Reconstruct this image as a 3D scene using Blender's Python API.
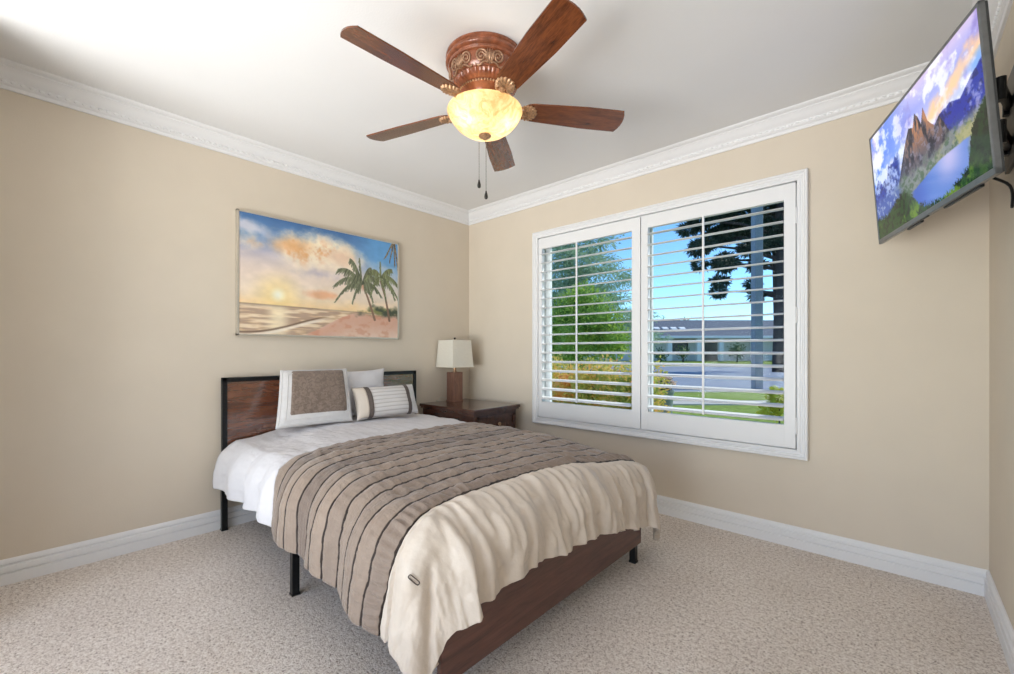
import bpy, bmesh, math, random
import numpy as np
from mathutils import Vector, Matrix, noise as mnoise

for o in list(bpy.data.objects): bpy.data.objects.remove(o, do_unlink=True)
SC = bpy.context.scene
COL = SC.collection
random.seed(7)
PI = math.pi

# ------------------------------------------------------------------ camera
CAM_LOC = Vector((3.124, -2.885, 1.095)); YAW = math.radians(42.26)
cam_d = bpy.data.cameras.new('camera'); cam = bpy.data.objects.new('camera', cam_d); COL.objects.link(cam)
cam.location = CAM_LOC; cam.rotation_euler = (PI/2, 0, YAW)
cam_d.sensor_width = 36; cam_d.lens = 432.5/1014*36; cam_d.shift_y = 15/1014
cam_d.clip_start = .02; cam_d.clip_end = 500
SC.camera = cam
# ------------------------------------------------------------------ sky, sun, added fill lamps, exposure
SC.view_settings.view_transform = 'Standard'; SC.view_settings.look = 'None'
SC.view_settings.gamma = 1; SC.view_settings.use_curve_mapping = False
SC.view_settings.exposure = 0.47
world = bpy.data.worlds.new('world'); SC.world = world; world.use_nodes = True
wn = world.node_tree; wn.nodes.clear()
w_out = wn.nodes.new('ShaderNodeOutputWorld'); w_bg = wn.nodes.new('ShaderNodeBackground'); w_sky = wn.nodes.new('ShaderNodeTexSky')
w_sky.sky_type = 'NISHITA'; w_sky.sun_disc = False; w_sky.sun_elevation = math.radians(45); w_sky.sun_rotation = math.radians(200)
w_sky.air_density = 1.0; w_sky.dust_density = .1; w_sky.ozone_density = 2.0
w_bg.inputs['Strength'].default_value = .165
w_mul = wn.nodes.new('ShaderNodeMix'); w_mul.data_type = 'RGBA'; w_mul.blend_type = 'MULTIPLY'; w_mul.inputs[0].default_value = 1; w_mul.inputs[7].default_value = (.62, .88, 1.12, 1)
wn.links.new(w_sky.outputs[0], w_mul.inputs[6]); wn.links.new(w_mul.outputs[2], w_bg.inputs[0]); wn.links.new(w_bg.outputs[0], w_out.inputs[0])
sun_d = bpy.data.lights.new('sun', 'SUN'); sun = bpy.data.objects.new('sun', sun_d); COL.objects.link(sun)
sun_d.energy = 3.2; sun_d.angle = math.radians(.6); sun_d.color = (1, .95, .86)
sun.location = (4, 6, 12); sun.rotation_euler = Vector((-.9, -.95, -1.3)).to_track_quat('-Z', 'Y').to_euler()
rear_fill_d = bpy.data.lights.new('added_rear_fill', 'AREA'); rear_fill = bpy.data.objects.new('added_rear_fill', rear_fill_d); COL.objects.link(rear_fill)  # fill lamp added behind the camera, shining in through the added window
rear_fill_d.shape = 'RECTANGLE'; rear_fill_d.size = 2.7; rear_fill_d.size_y = 2.0; rear_fill_d.energy = 28; rear_fill_d.color = (1, .945, .935)
rear_fill.location = (2.05, -4.55, 1.05); rear_fill.rotation_euler = (PI/2+.12, 0, 0)     # -Z of the lamp points to +Y
low_fill_d = bpy.data.lights.new('added_low_fill', 'AREA'); low_fill = bpy.data.objects.new('added_low_fill', low_fill_d); COL.objects.link(low_fill)  # second added fill lamp, aimed up at the ceiling; no terrace stands there
low_fill_d.shape = 'RECTANGLE'; low_fill_d.size = 5.0; low_fill_d.size_y = 3.0; low_fill_d.energy = 440; low_fill_d.color = (1, .955, .955)
low_fill.location = (2.3, -6.6, -.05); low_fill.rotation_euler = (PI/2+.75, 0, 0)

# ------------------------------------------------------------------ materials
def nodes(name):
    m = bpy.data.materials.new(name); m.use_nodes = True
    nt = m.node_tree; b = nt.nodes['Principled BSDF']
    return m, nt, b
def ramp(nt, stops):
    r = nt.nodes.new('ShaderNodeValToRGB'); e = r.color_ramp.elements
    while len(e) < len(stops): e.new(.5)
    for k, (p, c) in enumerate(stops): e[k].position = p; e[k].color = (*c, 1)
    return r
def tex_noise(nt, scale, detail=3, rough=.55, vec=None, dist=0):
    n = nt.nodes.new('ShaderNodeTexNoise'); n.inputs['Scale'].default_value = scale
    n.inputs['Detail'].default_value = detail; n.inputs['Roughness'].default_value = rough; n.inputs['Distortion'].default_value = dist
    if vec is not None: nt.links.new(vec, n.inputs['Vector'])
    return n
def coords(nt, kind='Object', scale=(1, 1, 1)):
    t = nt.nodes.new('ShaderNodeTexCoord'); mp = nt.nodes.new('ShaderNodeMapping'); mp.inputs['Scale'].default_value = scale
    nt.links.new(t.outputs[kind], mp.inputs['Vector']); return mp.outputs[0]
def bump(nt, b, src, strength, dist=.01):
    n = nt.nodes.new('ShaderNodeBump'); n.inputs['Strength'].default_value = strength; n.inputs['Distance'].default_value = dist
    nt.links.new(src, n.inputs['Height']); nt.links.new(n.outputs[0], b.inputs['Normal']); return n
def mat(name, col, rough=.5, metal=0, var=.06, scale=30, bmp=0, bscale=200, spec=.5, coat=0, stretch=(1, 1, 1), detail=3):
    m, nt, b = nodes(name)
    v = coords(nt, 'Object', stretch)
    n = tex_noise(nt, scale, detail, .55, v)
    r = ramp(nt, [(.3, tuple(c*(1-var) for c in col)), (.7, tuple(min(1, c*(1+var)) for c in col))])
    nt.links.new(n.outputs[0], r.inputs[0]); nt.links.new(r.outputs[0], b.inputs['Base Color'])
    b.inputs['Roughness'].default_value = rough; b.inputs['Metallic'].default_value = metal
    b.inputs['Specular IOR Level'].default_value = spec
    if coat: b.inputs['Coat Weight'].default_value = coat; b.inputs['Coat Roughness'].default_value = .08
    if bmp:
        n2 = tex_noise(nt, bscale, 2, .5, v); bump(nt, b, n2.outputs[0], bmp)
    return m
def wood(name, dark, light, rough=.35, grain=(1, 14, 14), scale=5, coat=.25, bmp=.05):
    m, nt, b = nodes(name)
    v = coords(nt, 'Object', grain)
    n = tex_noise(nt, scale, 5, .62, v, .6); n2 = tex_noise(nt, scale*6, 3, .5, v)
    mx = nt.nodes.new('ShaderNodeMix'); mx.inputs[0].default_value = .3
    nt.links.new(n.outputs[0], mx.inputs[2]); nt.links.new(n2.outputs[0], mx.inputs[3])
    mid = tuple((a+c)/2 for a, c in zip(dark, light))
    r = ramp(nt, [(.33, dark), (.5, mid), (.68, light)])
    nt.links.new(mx.outputs[0], r.inputs[0]); nt.links.new(r.outputs[0], b.inputs['Base Color'])
    b.inputs['Roughness'].default_value = rough; b.inputs['Coat Weight'].default_value = coat; b.inputs['Coat Roughness'].default_value = .15
    bump(nt, b, mx.outputs[0], bmp, .004)
    return m
M = {}
M['wall'] = mat('beige_wall_paint', (.685, .605, .50), .75, var=.02, scale=3, bmp=.05, bscale=140, spec=.2)
M['ceil'] = mat('white_ceiling_paint', (.80, .80, .80), .9, var=.012, scale=2, bmp=.06, bscale=120, spec=.1)
M['trim'] = mat('white_trim_paint', (.80, .80, .81), .4, var=.002, scale=6, spec=.4)
M['shutter'] = mat('white_shutter_paint', (.80, .80, .81), .38, var=.002, scale=6, spec=.4)
M['vinyl'] = mat('white_vinyl', (.72, .75, .76), .4, var=.02, scale=4)
M['black'] = mat('black_metal', (.018, .02, .022), .35, .6, var=.15, scale=60)
M['tvframe'] = mat('dark_grey_plastic', (.05, .055, .06), .28, .3, var=.1, scale=40)
M['tvedge'] = mat('grey_plastic', (.16, .17, .18), .3, .5, var=.1, scale=40)
M['headwood'] = wood('reddish_headboard_wood', (.045, .012, .006), (.19, .058, .022), .22, (14, 1.5, 14), 2.2, 1)
M['headwood'].node_tree.nodes['Principled BSDF'].inputs['Coat IOR'].default_value = 2.0; M['headwood'].node_tree.nodes['Principled BSDF'].inputs['Coat Roughness'].default_value = .1
M['footwood'] = wood('dark_red_footboard_wood', (.05, .017, .011), (.15, .055, .036), .38, (14, 1.2, 14), 2.5, .3)
M['nightwood'] = wood('dark_brown_nightstand_wood', (.035, .014, .010), (.11, .045, .03), .25, (2, 12, 12), 4, .5)
M['lampwood'] = wood('brown_lamp_wood', (.12, .055, .035), (.28, .14, .095), .5, (12, 12, 1.5), 6, .1)
M['bladewood'] = wood('mahogany_blade_wood', (.040, .010, .004), (.225, .066, .019), .26, (1.2, 9, 9), 5, .45)
M['brass'] = mat('antique_bronze', (.42, .25, .14), .34, .5, var=.4, scale=120)
M['fanwood'] = mat('carved_mahogany_resin', (.24, .075, .034), .26, .1, var=.35, scale=40, coat=.4)
M['scroll'] = mat('bronze_scroll', (.36, .21, .13), .36, .5, var=.45, scale=150)
M['chain'] = mat('steel_chain', (.25, .24, .22), .35, .9, var=.2, scale=300)
M['knob'] = mat('dark_pull_knob', (.02, .018, .015), .35, .2, var=.2, scale=100)
M['white_cotton'] = mat('white_cotton', (.71, .695, .715), .85, var=.03, scale=9, bmp=.22, bscale=55, spec=.15)
M['flange'] = mat('white_pillow_border', (.66, .645, .64), .85, var=.04, scale=40, bmp=.2, bscale=160, spec=.15)
M['cream'] = mat('cream_satin', (.65, .57, .49), .46, var=.06, scale=7, bmp=.18, bscale=45, spec=.35)
M['mattress'] = mat('pale_blue_mattress_ticking', (.58, .64, .74), .8, var=.05, scale=60)
M['bandbrown'] = mat('dark_taupe_ribbon', (.11, .085, .075), .7, var=.15, scale=80)
M['plate'] = mat('ivory_outlet_plastic', (.80, .77, .68), .4, var=.02, scale=20)
M['clear_cord'] = mat('pale_cord', (.6, .57, .5), .4, var=.05, scale=50)

def carpet_mat():
    m, nt, b = nodes('speckled_beige_carpet')
    v = coords(nt, 'Object')
    n1 = tex_noise(nt, 150, 3, .75, v); n2 = tex_noise(nt, 62, 2, .6, v); n3 = tex_noise(nt, 2.2, 3, .6, v)
    mx = nt.nodes.new('ShaderNodeMix'); mx.inputs[0].default_value = .34
    nt.links.new(n1.outputs[0], mx.inputs[2]); nt.links.new(n2.outputs[0], mx.inputs[3])
    r = ramp(nt, [(.35, (.19, .14, .115)), (.42, (.56, .48, .425)), (.50, (.80, .72, .655)), (.60, (.95, .90, .85))])
    nt.links.new(mx.outputs[0], r.inputs[0])
    r3 = ramp(nt, [(.3, (.90, .885, .87)), (.7, (1, 1, 1))]); nt.links.new(n3.outputs[0], r3.inputs[0])
    mm = nt.nodes.new('ShaderNodeMix'); mm.data_type = 'RGBA'; mm.blend_type = 'MULTIPLY'; mm.inputs[0].default_value = 1
    nt.links.new(r.outputs[0], mm.inputs[6]); nt.links.new(r3.outputs[0], mm.inputs[7])
    nt.links.new(mm.outputs[2], b.inputs['Base Color'])
    b.inputs['Roughness'].default_value = 1; b.inputs['Specular IOR Level'].default_value = .05
    bump(nt, b, mx.outputs[0], .55, .010)
    return m
M['carpet'] = carpet_mat()

def pleat_mat():
    # UV.x counts pleats across the panel, UV.y runs along the pleats in metres
    m, nt, b = nodes('pleated_taupe_fabric')
    uv = nt.nodes.new('ShaderNodeTexCoord'); sep = nt.nodes.new('ShaderNodeSeparateXYZ'); nt.links.new(uv.outputs['UV'], sep.inputs[0])
    fr = nt.nodes.new('ShaderNodeMath'); fr.operation = 'FRACT'; nt.links.new(sep.outputs[0], fr.inputs[0])
    fl = nt.nodes.new('ShaderNodeMath'); fl.operation = 'FLOOR'; nt.links.new(sep.outputs[0], fl.inputs[0])
    line = ramp(nt, [(0, (1, 1, 1)), (.915, (1, 1, 1)), (.94, (0, 0, 0)), (1, (0, 0, 0))])
    nt.links.new(fr.outputs[0], line.inputs[0])
    wn_ = nt.nodes.new('ShaderNodeTexWhiteNoise'); wn_.noise_dimensions = '1D'; nt.links.new(fl.outputs[0], wn_.inputs['W'])
    hue = ramp(nt, [(0, (.235, .182, .150)), (1, (.37, .288, .228))]); nt.links.new(wn_.outputs[0], hue.inputs[0])
    n = tex_noise(nt, 28, 4, .6, coords(nt, 'Object'))
    nr = ramp(nt, [(.3, (.88, .87, .87)), (.7, (1.0, 1.0, 1.0))]); nt.links.new(n.outputs[0], nr.inputs[0])
    m1 = nt.nodes.new('ShaderNodeMix'); m1.data_type = 'RGBA'; m1.blend_type = 'MULTIPLY'; m1.inputs[0].default_value = 1
    nt.links.new(hue.outputs[0], m1.inputs[6]); nt.links.new(nr.outputs[0], m1.inputs[7])
    m2 = nt.nodes.new('ShaderNodeMix'); m2.data_type = 'RGBA'; nt.links.new(line.outputs[0], m2.inputs[0])
    m2.inputs[6].default_value = (.035, .024, .02, 1); nt.links.new(m1.outputs[2], m2.inputs[7])
    nt.links.new(m2.outputs[2], b.inputs['Base Color'])
    b.inputs['Roughness'].default_value = .62; b.inputs['Sheen Weight'].default_value = .35; b.inputs['Sheen Roughness'].default_value = .4
    b.inputs['Specular IOR Level'].default_value = .25
    n2 = tex_noise(nt, 1, 4, .65, coords(nt, 'UV', (1.3, 38, 1)), .4); bump(nt, b, n2.outputs[0], .55, .012)
    return m
M['pleat'] = pleat_mat()

def suede_mat():
    m, nt, b = nodes('embossed_brown_suede')
    v = coords(nt, 'Object')
    n = tex_noise(nt, 38, 2, .5, v, 1.6)
    r = ramp(nt, [(.4, (.165, .118, .09)), (.6, (.245, .18, .14))]); nt.links.new(n.outputs[0], r.inputs[0]); nt.links.new(r.outputs[0], b.inputs['Base Color'])
    b.inputs['Roughness'].default_value = .75; b.inputs['Sheen Weight'].default_value = .3
    bump(nt, b, n.outputs[0], .5, .008); return m
M['suede'] = suede_mat()
def stripe_mat():
    m, nt, b = nodes('striped_cream_cotton')
    w = nt.nodes.new('ShaderNodeTexWave'); w.bands_direction = 'Y'; w.inputs['Scale'].default_value = 11.5; w.inputs['Distortion'].default_value = .25
    nt.links.new(coords(nt, 'Object'), w.inputs['Vector'])
    r = ramp(nt, [(.0, (.44, .40, .38)), (.12, (.67, .64, .62)), (1, (.72, .69, .67))]); nt.links.new(w.outputs[1], r.inputs[0]); nt.links.new(r.outputs[0], b.inputs['Base Color'])
    b.inputs['Roughness'].default_value = .85; bump(nt, b, w.outputs[1], .3, .006); return m
M['stripe'] = stripe_mat()
def shade_mat():
    m, nt, b = nodes('ivory_linen_shade')
    v = coords(nt, 'Object', (1, 1, 5)); n = tex_noise(nt, 60, 3, .5, v)
    r = ramp(nt, [(.3, (.70, .66, .57)), (.7, (.78, .74, .65))]); nt.links.new(n.outputs[0], r.inputs[0]); nt.links.new(r.outputs[0], b.inputs['Base Color'])
    b.inputs['Roughness'].default_value = .9; b.inputs['Transmission Weight'].default_value = 0
    bump(nt, b, n.outputs[0], .15); return m
M['shade'] = shade_mat()
def bowl_mat():
    m, nt, b = nodes('amber_alabaster_glass')
    n = tex_noise(nt, 22, 5, .65, coords(nt, 'Object'), 1.5)
    r = ramp(nt, [(.3, (.70, .44, .18)), (.5, (.88, .66, .36)), (.7, (.96, .82, .56))]); nt.links.new(n.outputs[0], r.inputs[0])
    nt.links.new(r.outputs[0], b.inputs['Base Color']); b.inputs['Roughness'].default_value = .2
    tl = nt.nodes.new('ShaderNodeBsdfTranslucent'); nt.links.new(r.outputs[0], tl.inputs[0])
    mx = nt.nodes.new('ShaderNodeMixShader'); mx.inputs[0].default_value = .72
    out = nt.nodes['Material Output']; nt.links.new(b.outputs[0], mx.inputs[1]); nt.links.new(tl.outputs[0], mx.inputs[2]); nt.links.new(mx.outputs[0], out.inputs[0])
    return m
M['bowl'] = bowl_mat()
def glass_mat():
    m = bpy.data.materials.new('window_glass'); m.use_nodes = True; nt = m.node_tree; nt.nodes.clear()
    o = nt.nodes.new('ShaderNodeOutputMaterial'); mx = nt.nodes.new('ShaderNodeMixShader'); t = nt.nodes.new('ShaderNodeBsdfTransparent'); g = nt.nodes.new('ShaderNodeBsdfGlossy')
    t.inputs[0].default_value = (.95, .975, .97, 1); g.inputs['Roughness'].default_value = .02
    n = tex_noise(nt, 1.5, 2, .5, coords(nt)); mr = nt.nodes.new('ShaderNodeMapRange'); mr.inputs[3].default_value = .002; mr.inputs[4].default_value = .005
    nt.links.new(n.outputs[0], mr.inputs[0]); nt.links.new(mr.outputs[0], mx.inputs[0])
    nt.links.new(t.outputs[0], mx.inputs[1]); nt.links.new(g.outputs[0], mx.inputs[2]); nt.links.new(mx.outputs[0], o.inputs[0]); return m
M['glass'] = glass_mat()
def print_mat(name, emit=0, rough=.5):
    m, nt, b = nodes(name); a = nt.nodes.new('ShaderNodeAttribute'); a.attribute_name = 'Col'
    n = tex_noise(nt, 900, 1, .5, coords(nt)); bump(nt, b, n.outputs[0], .06 if not emit else 0)
    if emit:
        b.inputs['Base Color'].default_value = (.01, .01, .012, 1); nt.links.new(a.outputs[0], b.inputs['Emission Color']); b.inputs['Emission Strength'].default_value = emit; b.inputs['Specular IOR Level'].default_value = .15
    else: nt.links.new(a.outputs[0], b.inputs['Base Color'])
    b.inputs['Roughness'].default_value = rough; return m
M['canvas'] = print_mat('printed_canvas', 0, .6)
M['screen'] = print_mat('lit_screen', .92, .12)
def leaf_mat(name, cols, rough=.6, trans=.25):
    m, nt, b = nodes(name); g = nt.nodes.new('ShaderNodeNewGeometry')
    r = ramp(nt, [(k/(len(cols)-1), c) for k, c in enumerate(cols)])
    n = tex_noise(nt, 2.2, 2, .5, coords(nt)); ad = nt.nodes.new('ShaderNodeMath'); ad.operation = 'MULTIPLY_ADD'
    ad.inputs[1].default_value = .6; sb = nt.nodes.new('ShaderNodeMath'); sb.operation = 'MULTIPLY_ADD'; sb.inputs[1].default_value = 1.0; sb.inputs[2].default_value = -.3
    nt.links.new(n.outputs[0], sb.inputs[0]); nt.links.new(g.outputs['Random Per Island'], ad.inputs[0]); nt.links.new(sb.outputs[0], ad.inputs[2])
    nt.links.new(ad.outputs[0], r.inputs[0]); nt.links.new(r.outputs[0], b.inputs['Base Color'])
    b.inputs['Roughness'].default_value = rough; b.inputs['Specular IOR Level'].default_value = .3
    tl = nt.nodes.new('ShaderNodeBsdfTranslucent'); nt.links.new(r.outputs[0], tl.inputs[0])
    mx = nt.nodes.new('ShaderNodeMixShader'); mx.inputs[0].default_value = trans
    out = nt.nodes['Material Output']; nt.links.new(b.outputs[0], mx.inputs[1]); nt.links.new(tl.outputs[0], mx.inputs[2]); nt.links.new(mx.outputs[0], out.inputs[0])
    return m
M['leaf_bright'] = leaf_mat('bright_green_leaves', [(.06, .15, .03), (.26, .44, .08), (.66, .74, .16)], trans=.5)
M['leaf_teal'] = leaf_mat('grey_green_needles', [(.14, .26, .17), (.30, .44, .28), (.50, .60, .42)], trans=.5)
M['leaf_photinia'] = leaf_mat('orange_tipped_leaves', [(.16, .26, .05), (.50, .54, .12), (.92, .66, .18), (.95, .36, .14)], trans=.45)
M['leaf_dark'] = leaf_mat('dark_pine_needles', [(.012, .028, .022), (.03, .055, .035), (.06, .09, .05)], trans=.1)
M['leaf_shrub'] = leaf_mat('dark_shrub_leaves', [(.02, .05, .02), (.06, .12, .04), (.12, .20, .06)], trans=.2)
M['leaf_yellow'] = leaf_mat('yellow_green_leaves', [(.40, .45, .05), (.62, .62, .08), (.8, .72, .12)], trans=.3)
M['petal'] = leaf_mat('pale_pink_petals', [(.75, .50, .42), (.82, .66, .58), (.85, .45, .25)], trans=.2)
M['bark'] = mat('dark_bark', (.045, .036, .034), .9, var=.4, scale=14, bmp=.6, bscale=20)
M['lawn'] = mat('lawn_grass', (.20, .27, .06), .95, var=.3, scale=9, bmp=.5, bscale=60, spec=.1)
M['concrete'] = mat('pale_concrete', (.46, .43, .40), .9, var=.08, scale=5)
M['asphalt'] = mat('grey_asphalt', (.21, .235, .285), .9, var=.1, scale=2)
M['roof'] = mat('grey_shingle', (.095, .11, .14), .85, var=.2, scale=9)
M['housewall'] = mat('pale_stucco', (.62, .62, .60), .85, var=.04, scale=3)
M['housedark'] = mat('dark_glass', (.03, .035, .045), .2, var=.1, scale=3)
M['fascia'] = mat('pale_fascia', (.7, .7, .7), .6, var=.03, scale=3)
M['post'] = mat('grey_painted_post', (.17, .20, .245), .6, var=.08, scale=4)
M['pot'] = mat('grey_glazed_pot', (.22, .26, .27), .4, var=.12, scale=12)

# ------------------------------------------------------------------ mesh helpers
class MB:
    def __init__(s): s.v = []; s.f = []; s.uv = None
    def add(s, vs, fs):
        b = len(s.v); s.v += [tuple(v) for v in vs]; s.f += [tuple(i+b for i in f) for f in fs]; return s
    def box(s, x0, x1, y0, y1, z0, z1, bev=0, mtx=None):
        bm = bmesh.new(); bmesh.ops.create_cube(bm, size=1)
        for v in bm.verts: v.co = Vector((x0+(v.co.x+.5)*(x1-x0), y0+(v.co.y+.5)*(y1-y0), z0+(v.co.z+.5)*(z1-z0)))
        if bev: bmesh.ops.bevel(bm, geom=bm.edges[:], offset=bev, segments=2, profile=.6, affect='EDGES')
        s.bm(bm, mtx); return s
    def bm(s, bm, mtx=None):
        bm.verts.index_update()
        s.add([(mtx @ v.co if mtx else v.co) for v in bm.verts], [[v.index for v in f.verts] for f in bm.faces]); bm.free()
    def lathe(s, prof, c=(0, 0, 0), n=32, flute=None):
        vs = []; fs = []; m = len(prof)
        for k in range(n):
            a = 2*PI*k/n
            for j, (r, z) in enumerate(prof):
                rr = r*(1+flute(a, j)) if flute else r
                vs.append((c[0]+rr*math.cos(a), c[1]+rr*math.sin(a), c[2]+z))
        for k in range(n):
            for j in range(m-1):
                a = k*m+j; b = ((k+1) % n)*m+j; fs.append((a, b, b+1, a+1))
        return s.add(vs, fs)
    def tube(s, pts, r, n=8, closed=False):
        pts = [Vector(p) for p in pts]; L = len(pts); rs = r if isinstance(r, (list, tuple)) else [r]*L
        vs = []; fs = []; up = None
        for i, p in enumerate(pts):
            t = (pts[(i+1) % L if closed else min(i+1, L-1)]-pts[(i-1) % L if closed else max(i-1, 0)]).normalized()
            if up is None:
                up = Vector((0, 0, 1)) if abs(t.z) < .9 else Vector((1, 0, 0))
            sx = t.cross(up).normalized(); up = sx.cross(t).normalized()
            for k in range(n):
                a = 2*PI*k/n; vs.append(p+(sx*math.cos(a)+up*math.sin(a))*rs[i])
        for i in range(L if closed else L-1):
            for k in range(n):
                a = i*n+k; b = i*n+(k+1) % n; c = ((i+1) % L)*n+(k+1) % n; d = ((i+1) % L)*n+k; fs.append((a, b, c, d))
        if not closed: fs.append(tuple(range(n-1, -1, -1))); fs.append(tuple((L-1)*n+k for k in range(n)))
        return s.add(vs, fs)
    def extrude(s, prof, p0, p1):
        """prof: list of 3D-offset functions; p0,p1 lists of matching 3D points (section at each end)"""
        n = len(p0); vs = list(p0)+list(p1); fs = [(i, (i+1) % n, n+(i+1) % n, n+i) for i in range(n)]
        fs.append(tuple(range(n-1, -1, -1))); fs.append(tuple(range(n, 2*n))); return s.add(vs, fs)
    def ball(s, c, r, sub=1, sc=(1, 1, 1), rnd=0):
        bm = bmesh.new(); bmesh.ops.create_icosphere(bm, subdivisions=sub, radius=1)
        for v in bm.verts:
            k = 1+rnd*mnoise.noise(v.co*2.1+Vector(c)) if rnd else 1
            v.co = Vector((c[0]+v.co.x*r*sc[0]*k, c[1]+v.co.y*r*sc[1]*k, c[2]+v.co.z*r*sc[2]*k))
        s.bm(bm); return s
    def build(s, name, m, parent=None, smooth=False, loc=None, rot=None):
        me = bpy.data.meshes.new(name); me.from_pydata(s.v, [], s.f); me.update()
        bm = bmesh.new(); bm.from_mesh(me); bmesh.ops.recalc_face_normals(bm, faces=bm.faces[:]); bm.to_mesh(me); bm.free()
        if s.uv is not None:
            ul = me.uv_layers.new(name='UVMap')
            for l in me.loops: ul.data[l.index].uv = s.uv[l.vertex_index]
        me.materials.append(m)
        if smooth:
            for p in me.polygons: p.use_smooth = True
            if smooth != 'all': me.set_sharp_from_angle(angle=math.radians(38))
        o = bpy.data.objects.new(name, me); COL.objects.link(o)
        if parent is not None: o.parent = parent
        if loc: o.location = loc
        if rot: o.rotation_euler = rot
        return o
def tag(o, label=None, cat=None, group=None, kind=None):
    if label: o['label'] = label
    if cat: o['category'] = cat
    if group: o['group'] = group
    if kind: o['kind'] = kind
    return o
def empty(name, loc=(0, 0, 0), rot=(0, 0, 0)):
    o = bpy.data.objects.new(name, None); o.empty_display_size = .1; COL.objects.link(o); o.location = loc; o.rotation_euler = rot; return o
def dup(o, parent=None):
    c = o.copy(); COL.objects.link(c)
    if parent is not None: c.parent = parent
    for ch in list(o.children): dup(ch, c)
    return c
def struct(o): return tag(o, kind='structure')
def grid_obj(P, name, m, parent=None, uv=None, thick=0, flip=False):
    """P: (rows, cols, 3) array -> one smooth mesh; thick gives it a closed back"""
    r, c, _ = P.shape; mb = MB()
    idx = np.arange(r*c).reshape(r, c)
    f = np.stack([idx[:-1, :-1], idx[1:, :-1], idx[1:, 1:], idx[:-1, 1:]], -1).reshape(-1, 4)
    if flip: f = f[:, ::-1]
    me = bpy.data.meshes.new(name); me.from_pydata(P.reshape(-1, 3).tolist(), [], f.tolist()); me.update()
    if uv is not None:
        U = uv.reshape(-1, 2); ul = me.uv_layers.new(name='UVMap')
        li = np.zeros(len(me.loops), dtype=np.int32); me.loops.foreach_get('vertex_index', li)
        ul.data.foreach_set('uv', U[li].astype(np.float32).ravel())
    me.materials.append(m)
    me.polygons.foreach_set('use_smooth', [True]*len(me.polygons))
    o = bpy.data.objects.new(name, me); COL.objects.link(o)
    if parent is not None: o.parent = parent
    if thick:
        s = o.modifiers.new('thickness', 'SOLIDIFY'); s.thickness = thick; s.offset = -1
    return o

# ------------------------------------------------------------------ the room
W, H = 3.42, 2.44
YS = -4.1                                        # rear wall of the part of the room behind the camera
WX0, WX1, WZ0, WZ1 = .868, 2.702, .548, 2.052    # window hole
T = .14
struct(MB().box(-T, W+T, YS-T, T, -.1, 0).build('floor', M['carpet']))
struct(MB().box(-T, W+T, YS-T, T, H, H+.12).build('ceiling', M['ceil']))
struct(MB().box(-T, 0, YS-T, T, 0, H).build('wall_west', M['wall']))
struct(MB().box(W, W+T, YS-T, T, 0, H).build('wall_east', M['wall']))
struct(MB().box(0, WX0, 0, T, 0, H).box(WX1, W, 0, T, 0, H).box(WX0, WX1, 0, T, 0, WZ0).box(WX0, WX1, 0, T, WZ1, H).build('wall_north', M['wall']))
struct(MB().box(0, .4, YS-T, YS, 0, H).box(3.1, W, YS-T, YS, 0, H).box(.4, 3.1, YS-T, YS, 0, .25).box(.4, 3.1, YS-T, YS, 2.25, H).build('wall_south', M['wall']))
struct(MB().box(0, .48, -3.22, -3.10, 0, H).build('added_shade_wall', M['wall']))  # unseen wall piece added to shade the left wall and ceiling corner
# crown moulding and baseboards, mitred into the corners
CROWN = [(0, 2.333), (.010, 2.333), (.013, 2.342), (.013, 2.349), (.020, 2.353), (.024, 2.358), (.026, 2.370), (.031, 2.376), (.036, 2.379), (.046, 2.398), (.062, 2.414), (.066, 2.417), (.066, 2.423), (.078, 2.427), (.088, 2.434), (.090, 2.44), (0, 2.44)]
BASE = [(0, 0), (.017, 0), (.017, .050), (.010, .053), (.010, .057), (.017, .060), (.016, .083), (.007, .087), (.006, .092), (.012, .096), (.010, .112), (.004, .118), (0, .118)]
def moulding(name, prof, wall, beads=False):
    mb = MB()
    if wall == 'north': P0 = [(p, -p, z) for p, z in prof]; P1 = [(W-p, -p, z) for p, z in prof]
    if wall == 'west': P0 = [(p, -3.10, z) for p, z in prof]; P1 = [(p, -p, z) for p, z in prof]
    if wall == 'east': P0 = [(W-p, YS, z) for p, z in prof]; P1 = [(W-p, -p, z) for p, z in prof]
    mb.extrude(None, P0, P1)
    if beads:                                     # egg row of the crown
        L = {'north': W, 'west': 3.08, 'east': 3.9}[wall]; n = int(L/.030); p = .027; z = 2.364
        for k in range(2, n-1):
            d = k*.030; c = {'north': (d, -p, z), 'west': (p, -d, z), 'east': (W-p, -d, z)}[wall]
            sc = (1.0, .55, .8) if wall == 'north' else (.55, 1.0, .8)
            mb.ball(c, .0115, 1, sc)
    return struct(mb.build(name, M['trim'], smooth=True))
for k, w in enumerate(('north', 'west', 'east')):
    moulding('trim_%d' % (k+1), CROWN, w, True); moulding('baseboard_'+w, BASE, w)

# ------------------------------------------------------------------ window 1 (in the photo) and window 2 (unseen, added behind the camera for light)
win = struct(empty('window_1', (0, 0, 0)))
def casing(mb, x0, x1, z0, z1, prof):
    """picture-frame moulding; prof = (inset from outer edge, projection)"""
    n = len(prof)
    def ring(cx, cz, sx, sz): return [(cx+sx*i, -p, cz+sz*i) for i, p in prof]
    c = [ring(x0, z0, 1, 1), ring(x1, z0, -1, 1), ring(x1, z1, -1, -1), ring(x0, z1, 1, -1)]
    vs = sum(c, []); fs = []
    for k in range(4):
        for i in range(n):
            a = k*n+i; b = k*n+(i+1) % n; d = ((k+1) % 4)*n+i; e = ((k+1) % 4)*n+(i+1) % n; fs.append((a, b, e, d))
    mb.add(vs, fs)
mb = MB(); casing(mb, .819, 2.751, .499, 2.101, [(0, 0), (0, .030), (.004, .034), (.012, .034), (.017, .027), (.024, .025), (.028, .019), (.034, .018), (.038, .022), (.051, .022), (.0515, 0)])
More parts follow.
